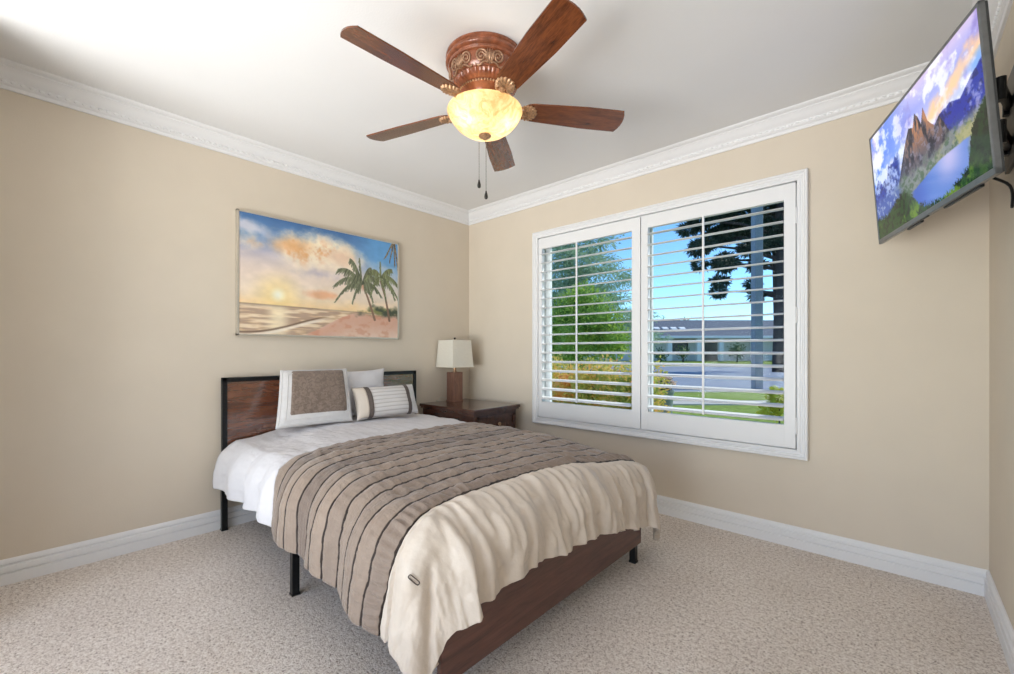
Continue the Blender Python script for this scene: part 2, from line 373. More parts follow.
mb.build('window_frame', M['trim'], win, smooth=True)
mb = MB()
mb.box(WX0, WX0+.014, .002, T, WZ0, WZ1).box(WX1-.014, WX1, .002, T, WZ0, WZ1).box(WX0, WX1, .002, T, WZ0, WZ0+.014).box(WX0, WX1, .002, T, WZ1-.014, WZ1)
mb.build('jamb', M['vinyl'], win)
mb = MB()
def sash(mb, x0, x1, z0, z1, y0, y1, w): mb.box(x0, x0+w, y0, y1, z0, z1, .004).box(x1-w, x1, y0, y1, z0, z1, .004).box(x0+w-.004, x1-w+.004, y0, y1, z0, z0+w, .004).box(x0+w-.004, x1-w+.004, y0, y1, z1-w, z1, .004)
a0, a1, b0, b1 = WX0+.014, WX1-.014, WZ0+.014, WZ1-.014
s1 = MB(); sash(s1, a0, 1.80, b0, b1, .070, .100, .050); s1.build('sash', M['vinyl'], win)
s2 = MB(); sash(s2, 1.76, a1, b0, b1, .102, .132, .050); s2.build('sash', M['vinyl'], win)
MB().box(a0+.045, 1.755, .083, .087, b0+.045, b1-.045).build('pane', M['glass'], win)
MB().box(1.805, a1-.045, .115, .119, b0+.045, b1-.045).build('pane', M['glass'], win)

win2 = struct(empty('added_window_2', (0, 0, 0)))  # unseen window, added so the fill lamps can light the room
mb = MB(); sash(mb, .4, 1.77, .25, 2.25, YS-.10, YS-.04, .06); sash(mb, 1.73, 3.1, .25, 2.25, YS-.10, YS-.04, .06); mb.build('window_frame', M['vinyl'], win2)
MB().box(.46, 1.71, YS-.072, YS-.068, .31, 2.19).build('pane', M['glass'], win2); MB().box(1.79, 3.04, YS-.072, YS-.068, .31, 2.19).build('pane', M['glass'], win2)

# plantation shutters: two hinged panels, 17 louvers each
def louver_mesh(x0, x1):
    n = 14; pr = [(.0445*math.cos(2*PI*k/n), .0056*math.sin(2*PI*k/n)) for k in range(n)]
    return MB().extrude(None, [(x0, y, z) for y, z in pr], [(x1, y, z) for y, z in pr])
def shutter(label, x0, x1, ox0, ox1, rodx, hinge_x):
    root = empty('window_shutter', ((x0+x1)/2, .004, .555)); tag(root, label, 'shutter', None); root.rotation_euler = (0, 0, 0)
    q = (x0+x1)/2
    fr = MB(); Y0, Y1 = -.022, .008; z0, z1 = 0, 1.487; oz0, oz1 = .128, 1.400
    fr.box(x0-q, ox0-q, Y0, Y1, z0, z1, .003).box(ox1-q, x1-q, Y0, Y1, z0, z1, .003)
    fr.box(ox0-q-.002, ox1-q+.002, Y0+.001, Y1-.001, z0, oz0, .002).box(ox0-q-.002, ox1-q+.002, Y0+.001, Y1-.001, oz1, z1, .002)
    fr.build('shutter_frame', M['shutter'], root)
    n = 17; sp = (oz1-oz0)/n; first = None
    for k in range(n):
        if first is None:
            first = louver_mesh(ox0-q+.002, ox1-q-.002).build('louver', M['shutter'], root, smooth=True); lo = first
        else:
            lo = first.copy(); COL.objects.link(lo)
        lo.location = (0, -.007, oz0+(k+.42)*sp); lo.rotation_euler = (math.radians(8), 0, 0)
    MB().box(rodx-q-.006, rodx-q+.006, -.064, -.053, oz0+.02, oz1-.012, .002).build('tilt_rod', M['shutter'], root)
    h0 = None
    for z in (.13, .745, 1.30):
        if h0 is None: h0 = MB().tube([(hinge_x-q, -.026, -.045), (hinge_x-q, -.026, .045)], .006, 10).build('hinge', M['trim'], root, smooth=True); h = h0
        else: h = h0.copy(); COL.objects.link(h)
        h.location = (0, 0, z)
    return root
shutter('white louvered shutter panel over the left half of the window, bush behind it', .874, 1.778, .912, 1.714, 1.277, .872)
shutter('white louvered shutter panel over the right window half, pine tree behind it', 1.784, 2.694, 1.834, 2.637, 2.212, 2.697)

# ------------------------------------------------------------------ ceiling fan
FC = Vector((1.713, -1.483, 0))
fan = tag(empty('ceiling_fan', (FC.x, FC.y, H)), 'brown five-blade ceiling fan with carved housing and lit amber glass bowl', 'ceiling fan')
Z = lambda z: z-H
hp = [(0, 2.44), (.174, 2.44), (.178, 2.436), (.178, 2.428), (.172, 2.423), (.172, 2.418), (.178, 2.413), (.179, 2.405), (.175, 2.399), (.166, 2.396), (.164, 2.391), (.168, 2.387), (.166, 2.382), (.158, 2.378), (.159, 2.360), (.155, 2.340), (.147, 2.322), (.143, 2.318), (.146, 2.313), (.142, 2.303), (.130, 2.291), (.117, 2.284), (.113, 2.281), (.115, 2.276), (.112, 2.271), (.098, 2.264), (.090, 2.250), (.092, 2.240), (.092, 2.228), (.074, 2.220), (.072, 2.195), (0, 2.195)]
hs = MB().lathe([(r, Z(z)) for r, z in hp], n=144, flute=lambda a, j: (.055*(abs(math.sin(a*22))-.6) if j in (19, 20) else (.025*(abs(math.sin(a*22))-.6) if j in (18, 21) else 0))).build('motor_housing', M['fanwood'], fan, smooth=True)
sc = MB()                                         # acanthus scrolls in relief round the housing
def band(a, t):                                   # t 0 low .. 1 high on the scroll band
    z = 2.320+t*.060; r = np.interp(z, [2.318, 2.322, 2.340, 2.360, 2.378], [.143, .147, .155, .159, .158])+.0025
    return (r*math.cos(a), r*math.sin(a), Z(z))
for k in range(7):
    c = 2*PI*k/7+.25
    for sg in (1, -1):
        pts = []; rad = []
        for i in range(34):
            u = i/33; th = u*3.7*PI; rr = 1-u*.82
            pts.append(band(c+sg*(.235-.155*rr*math.cos(th)), .50+.44*rr*math.sin(th))); rad.append(.0052*(1-u*.5))
        sc.tube(pts, rad, 6); e = pts[-1]; sc.ball(e, .006, 1)
        pts = [band(c+sg*(.03+.38*u), .06+.10*math.sin(u*PI*2)) for u in np.linspace(0, 1, 11)]; sc.tube(pts, [.002]+[.0040]*9+[.002], 6)
        for q in range(4):
            a_ = c+sg*(.03+.022*q); sc.tube([band(a_, .10+.06*q), band(a_+sg*.02, .55), band(a_+sg*(.03+.012*q), .98-.12*q)], [.003, .006, .0015], 6)
    sc.tube([band(c, .02), band(c, .5), band(c, 1.0)], [.003, .008, .002], 6)
sc.build('scroll_ornament', M['scroll'], hs, smooth='all')
bd = MB()
for k in range(56):
    a = 2*PI*k/56; bd.ball((.116*math.cos(a), .116*math.sin(a), Z(2.2765)), .0055, 1)
bd.build('bead_row', M['brass'], hs, smooth='all')
# blades
def blade_mesh():
    mb = MB(); nx = 26; ny = 7; top = []; r0, r1 = .185, .655
    for i in range(nx+1):
        u = i/nx; r = r0+(r1-r0)*u
        w = .050+.0155*min(1, u*1.6)
        if u < .09: w *= math.sqrt(max(.08, 1-(1-u/.09)**2))*.45+.55
        for j in range(ny):
            v = -1+2*j/(ny-1)
            rr = r+(.018*(1-v*v) if i == nx else (.018*(1-v*v)*max(0, (u-.8)/.2)))
            top.append((rr, v*w, 0))
    n = len(top); th = .006
    vs = [(x, y, z+th/2) for x, y, z in top]+[(x, y, z-th/2) for x, y, z in top]; fs = []
    for i in range(nx):
        for j in range(ny-1):
            a = i*ny+j; fs.append((a, a+ny, a+ny+1, a+1)); fs.append((n+a, n+a+1, n+a+ny+1, n+a+ny))
    rim = [j for j in range(ny)]+[i*ny+ny-1 for i in range(1, nx+1)]+[nx*ny+j for j in range(ny-2, -1, -1)]+[i*ny for i in range(nx-1, 0, -1)]
    for k in range(len(rim)):
        a, b = rim[k], rim[(k+1) % len(rim)]; fs.append((a, b, n+b, n+a))
    return mb.add(vs, fs)
def bracket_mesh():
    mb = MB()                                     # scallop shell under the blade root, with its arm to the motor
    ribs = 11; nr = 10; na = ribs*6; cx = .196
    vs = []; fs = []
    for i in range(nr+1):
        for k in range(na+1):
            a = math.radians(-128+256*k/na); lobe = abs(math.sin(ribs*PI*k/na))
            R = .050*(.90+.12*lobe)*(1-.16*abs(a)/2.2); r = R*i/nr
            h = -.006-.007*math.sin(PI*min(1, i/nr*.85+.05))-.0042*lobe*(i/nr)
            vs.append((cx+r*math.cos(a), r*math.sin(a), h if i < nr else -.003))
    for i in range(nr):
        for k in range(na):
            a = i*(na+1)+k; fs.append((a, a+1, a+na+2, a+na+1))
    mb.add(vs, fs)
    mb.tube([(.070, 0, .018), (.105, 0, .010), (.140, 0, -.004), (.172, 0, -.010), (.196, 0, -.012)], [.013, .012, .012, .014, .009], 8)
    for sg in (1, -1):
        mb.tube([(.150, sg*.004, -.004), (.160, sg*.022, -.006), (.174, sg*.030, -.007), (.184, sg*.024, -.009), (.180, sg*.015, -.010)], [.006, .006, .006, .005, .003], 6)
    return mb
TH0 = 3.4317; PITCH = math.radians(-13.5)
b0 = None
for k in range(5):
    if b0 is None:
        b0 = blade_mesh().build('fan_blade', M['bladewood'], fan, smooth=True); br = bracket_mesh().build('blade_bracket', M['brass'], b0, smooth=True); b = b0
    else: b = dup(b0, fan)
    b.location = (0, 0, Z(2.216)); b.rotation_mode = 'QUATERNION'
    b.rotation_quaternion = (Matrix.Rotation(TH0+k*2*PI/5, 3, 'Z') @ Matrix.Rotation(PITCH, 3, 'X')).to_quaternion()
# light bowl
bp = [(.150, 2.199), (.163, 2.202), (.1705, 2.200), (.1725, 2.194), (.169, 2.186), (.163, 2.174), (.150, 2.154), (.130, 2.131), (.104, 2.112), (.074, 2.099), (.040, 2.090), (.0, 2.087)]
MB().lathe([(r, Z(z)) for r, z in bp], n=72).build('light_bowl', M['bowl'], fan, smooth='all')
MB().lathe([(0, Z(2.092)), (.028, Z(2.090)), (.0295, Z(2.086)), (.024, Z(2.080)), (.015, Z(2.078)), (.011, Z(2.073)), (.006, Z(2.069)), (0, Z(2.068))], n=24).build('bowl_finial', M['brass'], fan, smooth=True)
MB().lathe([(0, Z(2.196)), (.060, Z(2.196)), (.064, Z(2.204)), (.07, Z(2.212)), (.0, Z(2.212))], n=40).build('bowl_fitter', M['fanwood'], fan, smooth=True)
ch = None
vd = Vector((-math.sin(YAW), math.cos(YAW), 0)); rd = Vector((math.cos(YAW), math.sin(YAW), 0))
for lat, z1 in ((-.029, 1.900), (.0035, 1.848)):
    p = rd*lat+vd*.036; c = MB().tube([(p.x, p.y, Z(2.075)), (p.x, p.y, Z(z1))], .0014, 6)
    for q in range(int((2.07-z1)/.012)): c.ball((p.x, p.y, Z(2.07-q*.012)), .0021, 1)
    c = c.build('pull_chain', M['chain'], fan, smooth='all')
    MB().lathe([(0, .002), (.003, 0), (.004, -.006), (.008, -.022), (.0085, -.030), (.006, -.037), (0, -.039)], (p.x, p.y, Z(z1)), 14).build('pull_knob', M['knob'], c, smooth='all')
for k in range(3):
    a_ = 2*PI*k/3+.5; bl = bpy.data.lights.new('fan_bulb', 'POINT'); bo = bpy.data.objects.new('fan_bulb', bl); COL.objects.link(bo)
    bl.energy = .32; bl.color = (1, .90, .74); bl.shadow_soft_size = .022; bo.location = (FC.x+.085*math.cos(a_), FC.y+.085*math.sin(a_), 2.160)

# ------------------------------------------------------------------ picture painting (flat prints, drawn as colours on a fine grid)
rng = np.random.default_rng(3)
def fbm(h, w, base, oct=5, seed=0, ax=1., gain=.5):
    g = np.random.default_rng(seed); out = np.zeros((h, w)); amp = 1; tot = 0
    for o in range(oct):
        ny = max(2, int(base*2**o)+2); nx = max(2, int(base*2**o*ax)+2)
        G = g.random((ny, nx)); yy = np.linspace(0, ny-1.001, h); xx = np.linspace(0, nx-1.001, w)
        y0 = yy.astype(int); x0 = xx.astype(int); fy = (yy-y0)[:, None]; fx = (xx-x0)[None]; fy = fy*fy*(3-2*fy); fx = fx*fx*(3-2*fx)
        out += amp*((G[y0][:, x0]*(1-fx)+G[y0][:, x0+1]*fx)*(1-fy)+(G[y0+1][:, x0]*(1-fx)+G[y0+1][:, x0+1]*fx)*fy); tot += amp; amp *= gain
    return out/tot
def ss(a, b, x): t = np.clip((x-a)/(b-a), 0, 1); return t*t*(3-2*t)
def mixc(A, c, m): return A*(1-m[..., None])+np.array(c)*m[..., None]
def stroke(A, pts, w0, w1, col, U, V, asp):
    d = np.full(U.shape, 9.); pts = np.array(pts, float)
    for i in range(len(pts)-1):
        p, q = pts[i], pts[i+1]; vx, vy = (q[0]-p[0])*asp, q[1]-p[1]; L = vx*vx+vy*vy+1e-9
        t = np.clip(((U-p[0])*asp*vx+(V-p[1])*vy)/L, 0, 1); k = (i+t)/(len(pts)-1)
        d = np.minimum(d, np.hypot((U-p[0])*asp-t*vx, V-p[1]-t*vy)-(w0+(w1-w0)*k))
    return mixc(A, col, ss(.003, -.001, d))
def paint_beach(w=330, h=222):
    asp = w/h; U, V = np.meshgrid((np.arange(w)+.5)/w, (np.arange(h)+.5)/h)
    c1 = fbm(h, w, 3, 7, 1, 1.2, .6); c2 = fbm(h, w, 6, 6, 2, 1.6, .62); c3 = fbm(h, w, 20, 3, 5, 1.)
    A = np.zeros((h, w, 3)); t = V/.745
    stops = [(0, (70, 112, 165)), (.22, (112, 146, 190)), (.42, (172, 172, 198)), (.62, (218, 196, 190)), (.82, (244, 220, 184)), (1, (248, 214, 160))]
    for ch_ in range(3): A[..., ch_] = np.interp(t, [s[0] for s in stops], [s[1][ch_] for s in stops])
    A = mixc(A, (104, 164, 218), ss(.60, .85, U)*ss(.72, .25, V)*.9)
    # big lit cloud
    e = np.sqrt(((U-.41)/.42)**2+((V-.24-.10*(U-.3))/.20)**2); cl = ss(1.2, .45, e+(c1-.5)*1.9)
    A = mixc(A, (250, 234, 206), cl); A = mixc(A, (236, 214, 196), cl*ss(.5, .62, c2)*.5); A = mixc(A, (226, 168, 112), cl*ss(.52, .72, c2)*ss(.62, .30, np.abs(V-.22)*3+np.abs(U-.33)*1.5)*1.0)
    A = mixc(A, (222, 160, 100), ss(.24, .0, np.hypot((U-.28)*1.3, (V-.21)*2.0)+(c2-.5)*.25)*.75)
    A = mixc(A, (224, 176, 150), ss(.22, .0, np.hypot((U-.56)*1.2, (V-.24)*2)+(c2-.5)*.3)*.5)
    cl2 = ss(.46, .66, c1+.25*ss(.5, .3, np.abs(V-.42)))*ss(.2, .45, V)*ss(.8, .6, V); A = mixc(A, (240, 222, 206), cl2*.7)
    A = mixc(A, (176, 168, 188), ss(.16, 0, np.hypot((U-.44)*.9, (V-.43)*2.2)+(c2-.5)*.2)*.7)
    A = mixc(A, (232, 168, 124), ss(.12, 0, np.hypot((U-.47)*.9, (V-.62)*2.4)+(c2-.5)*.16)*.75)
    wsp = ss(.07, 0, np.abs(V-.12-.25*(U-.08))+(c2-.5)*.1)*ss(.25, .05, U); A = mixc(A, (226, 220, 226), wsp*.8)
    d = np.hypot((U-.20)*asp, V-.655); A = mixc(A, (255, 226, 140), ss(.27, 0, d)*.6*ss(.9, .7, V)); A = mixc(A, (255, 252, 230), ss(.085, .0, d))
    # sea
    sea = ss(.740, .746, V-.012*U); rip = fbm(h, w, 44, 3, 9, .16, .7)
    S = np.zeros_like(A)+np.array((214, 184, 150)); S = mixc(S, (176, 150, 132), ss(.48, .62, rip)*.8); S = mixc(S, (250, 234, 208), ss(.52, .38, rip)*.6)
    S = mixc(S, (255, 240, 205), ss(.085, .01, np.abs(U-.20))*.75); S = mixc(S, (140, 118, 104), ss(.775, .745, V)*.6)
    A = A*(1-sea[..., None])+S*sea[..., None]
    wl = .985-.17*ss(0, .55, U)**1.2; A = mixc(A, (110, 88, 72), ss(.014, .004, np.abs(V-wl)+(rip-.5)*.01)*ss(.52, .40, U)*.8); A = mixc(A, (248, 238, 224), ss(.02, .005, np.abs(V-wl-.022))*ss(.55, .4, U)*.7)
    # sand
    edge = 1.01-.245*ss(.28, .70, U); sand = ss(-.004, .012, V-edge+(rip-.5)*.02)
    SD = np.zeros_like(A)+np.array((228, 200, 180)); SD = mixc(SD, (204, 156, 132), ss(.5, .7, c3)*.7); SD = mixc(SD, (238, 212, 196), ss(.5, .3, c3)*.7); SD = mixc(SD, (196, 120, 92), ss(.20, 0, np.abs(V-edge-.06))*.35)
    A = A*(1-sand[..., None])+SD*sand[..., None]
    # shrubs under the palms
    m = ss(.045, -.01, np.hypot((U-.86)*.42, (V-.735))-.035+(c3-.5)*.09); A = mixc(A, (74, 84, 66), m); A = mixc(A, (150, 150, 90), m*ss(.5, .7, c3)*.8)
    A = A*(1+.10*(c3-.5))[..., None]
    A = stroke(A, [(.735, .50), (.765, .60), (.795, .72), (.818, .82)], .008, .012, (140, 112, 92), U, V, asp)
    A = stroke(A, [(.862, .42), (.90, .58), (.92, .72), (.932, .82)], .008, .012, (132, 106, 88), U, V, asp)
    A = mixc(A, (206, 160, 132), ss(.055, .0, np.hypot((U-.735)*asp, V-.50)+(c3-.5)*.05)*.9)
    g = np.random.default_rng(4)
    def frond(A, c, tip, sag, n=40, ln=.085, col=(104, 108, 84)):
        P = [((1-t)**2*c[0]+2*t*(1-t)*((c[0]+tip[0])/2)+t*t*tip[0], (1-t)**2*c[1]+2*t*(1-t)*((c[1]+tip[1])/2-sag)+t*t*tip[1]) for t in np.linspace(0, 1, 9)]
        A = stroke(A, P, .004, .002, tuple(x*.8 for x in col), U, V, asp)
        for t in np.linspace(.15, 1, n):
            i = min(7, int(t*8)); f_ = t*8-i; x = P[i][0]+(P[i+1][0]-P[i][0])*f_; y = P[i][1]+(P[i+1][1]-P[i][1])*f_
            l = ln*(1-.5*t)*(.7+.6*g.random()); sh = .75+.6*g.random()
            x0, x1, y0, y1 = [int(z) for z in (max(0, (x-.08)*w), min(w, (x+.08)*w), max(0, (y-.03)*h), min(h, (y+.13)*h))]
            if x1-x0 < 3 or y1-y0 < 3: continue
            sl = (slice(y0, y1), slice(x0, x1)); A[sl] = stroke(A[sl], [(x, y), (x+(tip[0]-c[0])*.12+(g.random()-.5)*.012, y+l)], .0052, .0015, tuple(q*sh for q in col), U[sl], V[sl], asp)
        return A
    cA = (.725, .475)
    for tip, sag in (((.555, .64), .14), ((.545, .50), .13), ((.56, .36), .12), ((.64, .24), .10), ((.705, .22), .02), ((.79, .30), .10), ((.84, .42), .12), ((.80, .62), .12), ((.66, .64), .10), ((.86, .56), .12)):
        A = frond(A, cA, tip, sag)
    cB = (.865, .38)
    for tip, sag in (((.76, .40), .16), ((.79, .56), .12), ((.97, .58), .14), ((1.0, .44), .10), ((.95, .28), .06), ((.86, .22), .02), ((.90, .58), .1), ((1.02, .66), .14)):
        A = frond(A, cB, tip, sag, col=(112, 118, 84))
    for tip in ((.90, .16), (.935, .19), (.975, .22), (1.0, .27), (.99, .14)): A = frond(A, (.97, -.04), tip, .0, 18, .05, (120, 104, 78))
    return np.clip(A, 0, 255)/255
def paint_lake(w=300, h=168):
    asp = w/h; U, V = np.meshgrid((np.arange(w)+.5)/w, (np.arange(h)+.5)/h)
    c1 = fbm(h, w, 3, 7, 11, 1.6, .62); c2 = fbm(h, w, 7, 6, 12, 1.6, .64); c3 = fbm(h, w, 26, 4, 13, 1.5, .7); c4 = fbm(h, w, 6, 5, 16, 5, .65); rd_ = fbm(1, w, 6, 5, 14, 1, .6)[0]; r2 = fbm(1, w, 9, 5, 15, 1, .6)[0]
    A = np.zeros((h, w, 3)); st = [(0, (214, 200, 226)), (.18, (170, 176, 232)), (.4, (198, 206, 240)), (.6, (236, 226, 234))]
    for k in range(3): A[..., k] = np.interp(V, [s[0] for s in st], [s[1][k] for s in st])
    A = mixc(A, (84, 136, 226), ss(.6, .0, U)*ss(.4, .6, c1+.16)*.95); A = mixc(A, (244, 244, 252), ss(.5, .66, c2+.1*ss(.5, .1, U))*.75)
    A = mixc(A, (146, 132, 200), ss(.5, .66, c1)*ss(.25, .6, U)*.65)
    A = mixc(A, (250, 208, 164), ss(.11, 0, np.abs(V-.42+.42*(U-.5))+(c2-.5)*.22)*ss(.36, .55, U)*.9)
    A = mixc(A, (130, 178, 236), ss(.10, 0, np.abs(V-.30)+(c2-.5)*.2)*ss(.82, .98, U)*.8)
    # far blue ranges
    rl = .50+.16*(r2-.5)*2-.06*np.sin(U[0]*7)
    m = ss(-.004, .006, V-rl[None])*ss(.34, .28, U); A = mixc(A, (44, 78, 168), m); A = mixc(A, (196, 208, 236), m*ss(.52, .62, c2)*.8); A = mixc(A, (36, 56, 120), m*ss(.5, .38, c3)*.6)
    rr = np.interp(U[0], [.6, .7, .78, .85, .93, 1], [.50, .40, .37, .42, .34, .30])+.05*(rd_-.5)
    m = ss(-.004, .006, V-rr[None])*ss(.58, .64, U); A = mixc(A, (38, 62, 166), m); A = mixc(A, (28, 40, 110), m*ss(.5, .36, c3)*.8); A = mixc(A, (190, 186, 222), m*ss(.54, .66, c2)*.7)
    # central rock towers
    tw = np.interp(U[0], [.20, .28, .34, .40, .44, .48, .505, .53, .555, .58, .61, .66, .70, .74, .80], [.80, .68, .50, .34, .27, .30, .20, .24, .33, .22, .36, .44, .40, .50, .62])+.05*(rd_-.5)+.03*(r2-.5)
    m = ss(-.003, .005, V-tw[None])*ss(.18, .22, U)*ss(.84, .78, U)
    A = mixc(A, (92, 86, 100), m); A = mixc(A, (186, 138, 108), m*ss(.48, .60, c4)*ss(.65, .3, V)); A = mixc(A, (34, 38, 62), m*ss(.50, .40, c4+.3*(c3-.5))); A = mixc(A, (150, 150, 170), m*ss(.56, .66, c3)*ss(.3, .5, V)*.6); A = mixc(A, (58, 66, 92), m*ss(.42, .3, U)*.6)
    # scree slopes, valley
    m = ss(0, .10, V-.56-.06*(c2-.5)*4+.1*(U-.5))*ss(.2, .26, U); A = mixc(A, (150, 158, 156), m*.85); A = mixc(A, (92, 116, 96), m*ss(.46, .6, c3)); A = mixc(A, (180, 176, 130), m*ss(.6, .75, U)*ss(.5, .6, c2)*.8)
    A = mixc(A, (84, 112, 176), ss(.60, .70, V)*ss(.34, .26, U)*.9); A = mixc(A, (190, 196, 210), ss(.60, .70, V)*ss(.34, .26, U)*ss(.55, .65, c3)*.7)
    # lake
    top = .70+.08*ss(.70, .42, U)+.02*(c2-.5); m = ss(-.003, .008, V-top)*ss(.40, .46, U+(V-.75)*.2)*ss(.90, .86, U+.03*(c3-.5)); L = np.zeros_like(A)+np.array((120, 148, 208))
    L = mixc(L, (72, 108, 188), ss(.62, .45, U)); L = mixc(L, (188, 186, 222), ss(.14, 0, np.abs(U-.74))*ss(.98, .72, V)); A = A*(1-m[..., None])+L*m[..., None]
    # forests
    sp = np.abs(((U*46+8*c2) % 1)-.5)*2; sp2 = np.abs(((U*31+5*c1) % 1)-.5)*2
    fl = np.interp(U[0], [0, .12, .24, .34, .42, .48, .6, .75, .86, .9, .94, 1], [.78, .80, .74, .70, .80, .90, .955, .94, .86, .66, .58, .50])[None]+.05*sp*.8+.05*(c3-.5)
    m = ss(-.004, .006, V-fl); F_ = np.zeros_like(A)+np.array((44, 84, 34)); F_ = mixc(F_, (16, 36, 20), ss(.52, .40, c3)); F_ = mixc(F_, (124, 152, 52), ss(.52, .66, c2+.12*(sp2-.5))*ss(.80, .95, V+.0*U)*.9); F_ = mixc(F_, (20, 52, 30), ss(.86, .92, U)*.5)
    A = A*(1-m[..., None])+F_*m[..., None]
    return (np.clip(A, 0, 255)/255)**1.3
def lin(A): return np.where(A <= .04045, A/12.92, ((np.clip(A, 0, 1)+.055)/1.055)**2.4)
def print_grid(A, w, h, name, m, parent, frame):
    """frame(u, v) -> 3-D point, u right, v down; one quad per colour sample"""
    r, c, _ = A.shape; mb = bpy.data.meshes.new(name)
    vs = [frame(i/(c-1), j/(r-1)) for j in range(r) for i in range(c)]
    idx = np.arange(r*c).reshape(r, c); f = np.stack([idx[:-1, :-1], idx[1:, :-1], idx[1:, 1:], idx[:-1, 1:]], -1).reshape(-1, 4)
    mb.from_pydata(vs, [], f.tolist()); mb.update()
    at = mb.color_attributes.new('Col', 'FLOAT_COLOR', 'POINT')
    C_ = np.concatenate([lin(A).reshape(-1, 3), np.ones((r*c, 1))], 1).astype(np.float32); at.data.foreach_set('color', C_.ravel())
    mb.materials.append(m); o = bpy.data.objects.new(name, mb); COL.objects.link(o); o.parent = parent; return o

# wall picture
pic = tag(empty('canvas_picture', (.002, -1.418, 1.600)), 'framed beach sunset print with palm trees on the wall above the bed', 'picture')
pw, ph = 1.19, .800
mb = MB(); t_ = .013
mb.box(0, .034, -pw/2, -pw/2+t_, -ph/2, ph/2, .002).box(0, .034, pw/2-t_, pw/2, -ph/2, ph/2, .002).box(0, .034, -pw/2, pw/2, -ph/2, -ph/2+t_, .002).box(0, .034, -pw/2, pw/2, ph/2-t_, ph/2, .002)
mb.build('picture_frame', mat('pale_champagne_frame', (.56, .51, .43), .35, .4, var=.05, scale=40), pic)
cv = MB().box(0.002, .0295, -pw/2+t_, pw/2-t_, -ph/2+t_, ph/2-t_).build('canvas_backing', M['canvas'].copy(), pic)
bk = mat('canvas_back', (.15, .14, .13), .8); cv.data.materials[0] = bk
print_grid(paint_beach(), 0, 0, 'beach_print', M['canvas'], pic, lambda u, v: (.0305, -pw/2+t_+u*(pw-2*t_), ph/2-t_-v*(ph-2*t_)))

# ------------------------------------------------------------------ television on its wall arm
tvc = Vector((3.1725, -.640, 1.849)); ty, tt, tr = 3.458, -.074, .001
n_ = Vector((math.cos(ty)*math.cos(tt), math.sin(ty)*math.cos(tt), math.sin(tt)))
r0 = Vector((0, 0, 1)).cross(n_).normalized(); u0 = n_.cross(r0)
tr_, tu_ = r0*math.cos(tr)+u0*math.sin(tr), u0*math.cos(tr)-r0*math.sin(tr)
tv = tag(empty('television', tvc), 'wide flat television showing a mountain lake, tilted out from the right wall', 'television')
tv.matrix_world = Matrix(((tr_.x, tu_.x, n_.x, tvc.x), (tr_.y, tu_.y, n_.y, tvc.y), (tr_.z, tu_.z, n_.z, tvc.z), (0, 0, 0, 1)))
tw, th = .88, .502                                # local x right, y up, z toward viewer
mb = MB(); g = .011; gb = .020
mb.box(-tw/2, -tw/2+g, -th/2, th/2, -.012, .003, .002).box(tw/2-g, tw/2, -th/2, th/2, -.012, .003, .002).box(-tw/2, tw/2, th/2-g, th/2, -.012, .003, .002).box(-tw/2, tw/2, -th/2, -th/2+gb, -.012, .003, .002)
mb.build('bezel', M['tvedge'], tv)
mb = MB().box(-tw/2+.003, tw/2-.003, -th/2+.003, th/2-.003, -.020, -.008, .004).box(-tw*.36, tw*.36, -th*.44, th*.30, -.050, -.018, .012)
mb.build('back_shell', M['tvframe'], tv)
MB().box(-.17, -.05, -th/2-.006, -th/2+.01, -.019, -.008, .003).build('bottom_vent', M['black'], tv)
MB().box(.12, .34, -th/2-.006, -th/2+.01, -.019, -.008, .003).build('bottom_vent', M['black'], tv)
MB().box(-.028, .028, -th/2-.004, -th/2+.004, -.006, .001, .001).build('sensor_bar', M['black'], tv)
print_grid(paint_lake(), 0, 0, 'screen', M['screen'], tv, lambda u, v: (-tw/2+g+u*(tw-2*g), th/2-g-v*(th-g-gb), .0005))
back = tv.matrix_world @ Vector((0, .02, -.055))
mount = tag(empty('television_mount', (W, -.60, 1.90)), 'black articulated wall arm holding the television to the right wall', 'wall mount')
mb = MB().box(-.014, -.001, -.10, .10, -.16, .16, .003); mb.build('wall_plate', M['black'], mount)
bl_ = back-mount.location
e1 = Vector((-.055, -.17, 0)); 
for nm, z, hgt in (('arm', .055, .035), ('arm', -.085, .035)):
    mb = MB()
    for p, q in ((Vector((-.012, .02, z)), Vector((e1.x, e1.y, z))), (Vector((e1.x, e1.y, z-.012)), Vector((bl_.x+.012, bl_.y+.01, z-.012)))):
        d = (q-p); L = d.length; m_ = Matrix.Translation(p) @ d.to_track_quat('X', 'Z').to_matrix().to_4x4()
        mb.box(-.012, L+.012, -.011, .011, -hgt/2, hgt/2, .006, m_)
    mb.tube([(e1.x, e1.y, z-.045), (e1.x, e1.y, z+.03)], .014, 14); mb.tube([(-.016, .02, z-.03), (-.016, .02, z+.03)], .013, 14)
    mb.build(nm, M['black'], mount, smooth=True)
hp_ = MB(); hm = mount.matrix_world.inverted() @ tv.matrix_world; hm = Matrix.Translation(-mount.location) @ tv.matrix_world
hp_.box(-.10, .10, -.10, .14, -.060, -.0525, .002, hm).build('head_plate', M['black'], mount)
pts = [Vector((bl_.x+.03, bl_.y-.10, .10)), Vector((bl_.x+.10, bl_.y-.22, .02)), Vector((bl_.x+.13, bl_.y-.20, -.12)), Vector((bl_.x+.10, bl_.y-.14, -.20)), Vector((-.02, -.05, -.24)), Vector((-.006, .02, -.30))]
def smooth_path(pts, n=6):
    out = []; P = [Vector(p) for p in pts]; P = [P[0]]+P+[P[-1]]
    for i in range(1, len(P)-2):
        for k in range(n):
            t = k/n; a, b, c, d = P[i-1:i+3]; out.append(.5*((2*b)+(c-a)*t+(2*a-5*b+4*c-d)*t*t+(3*b-a-3*c+d)*t**3))
    return out+[P[-2]]
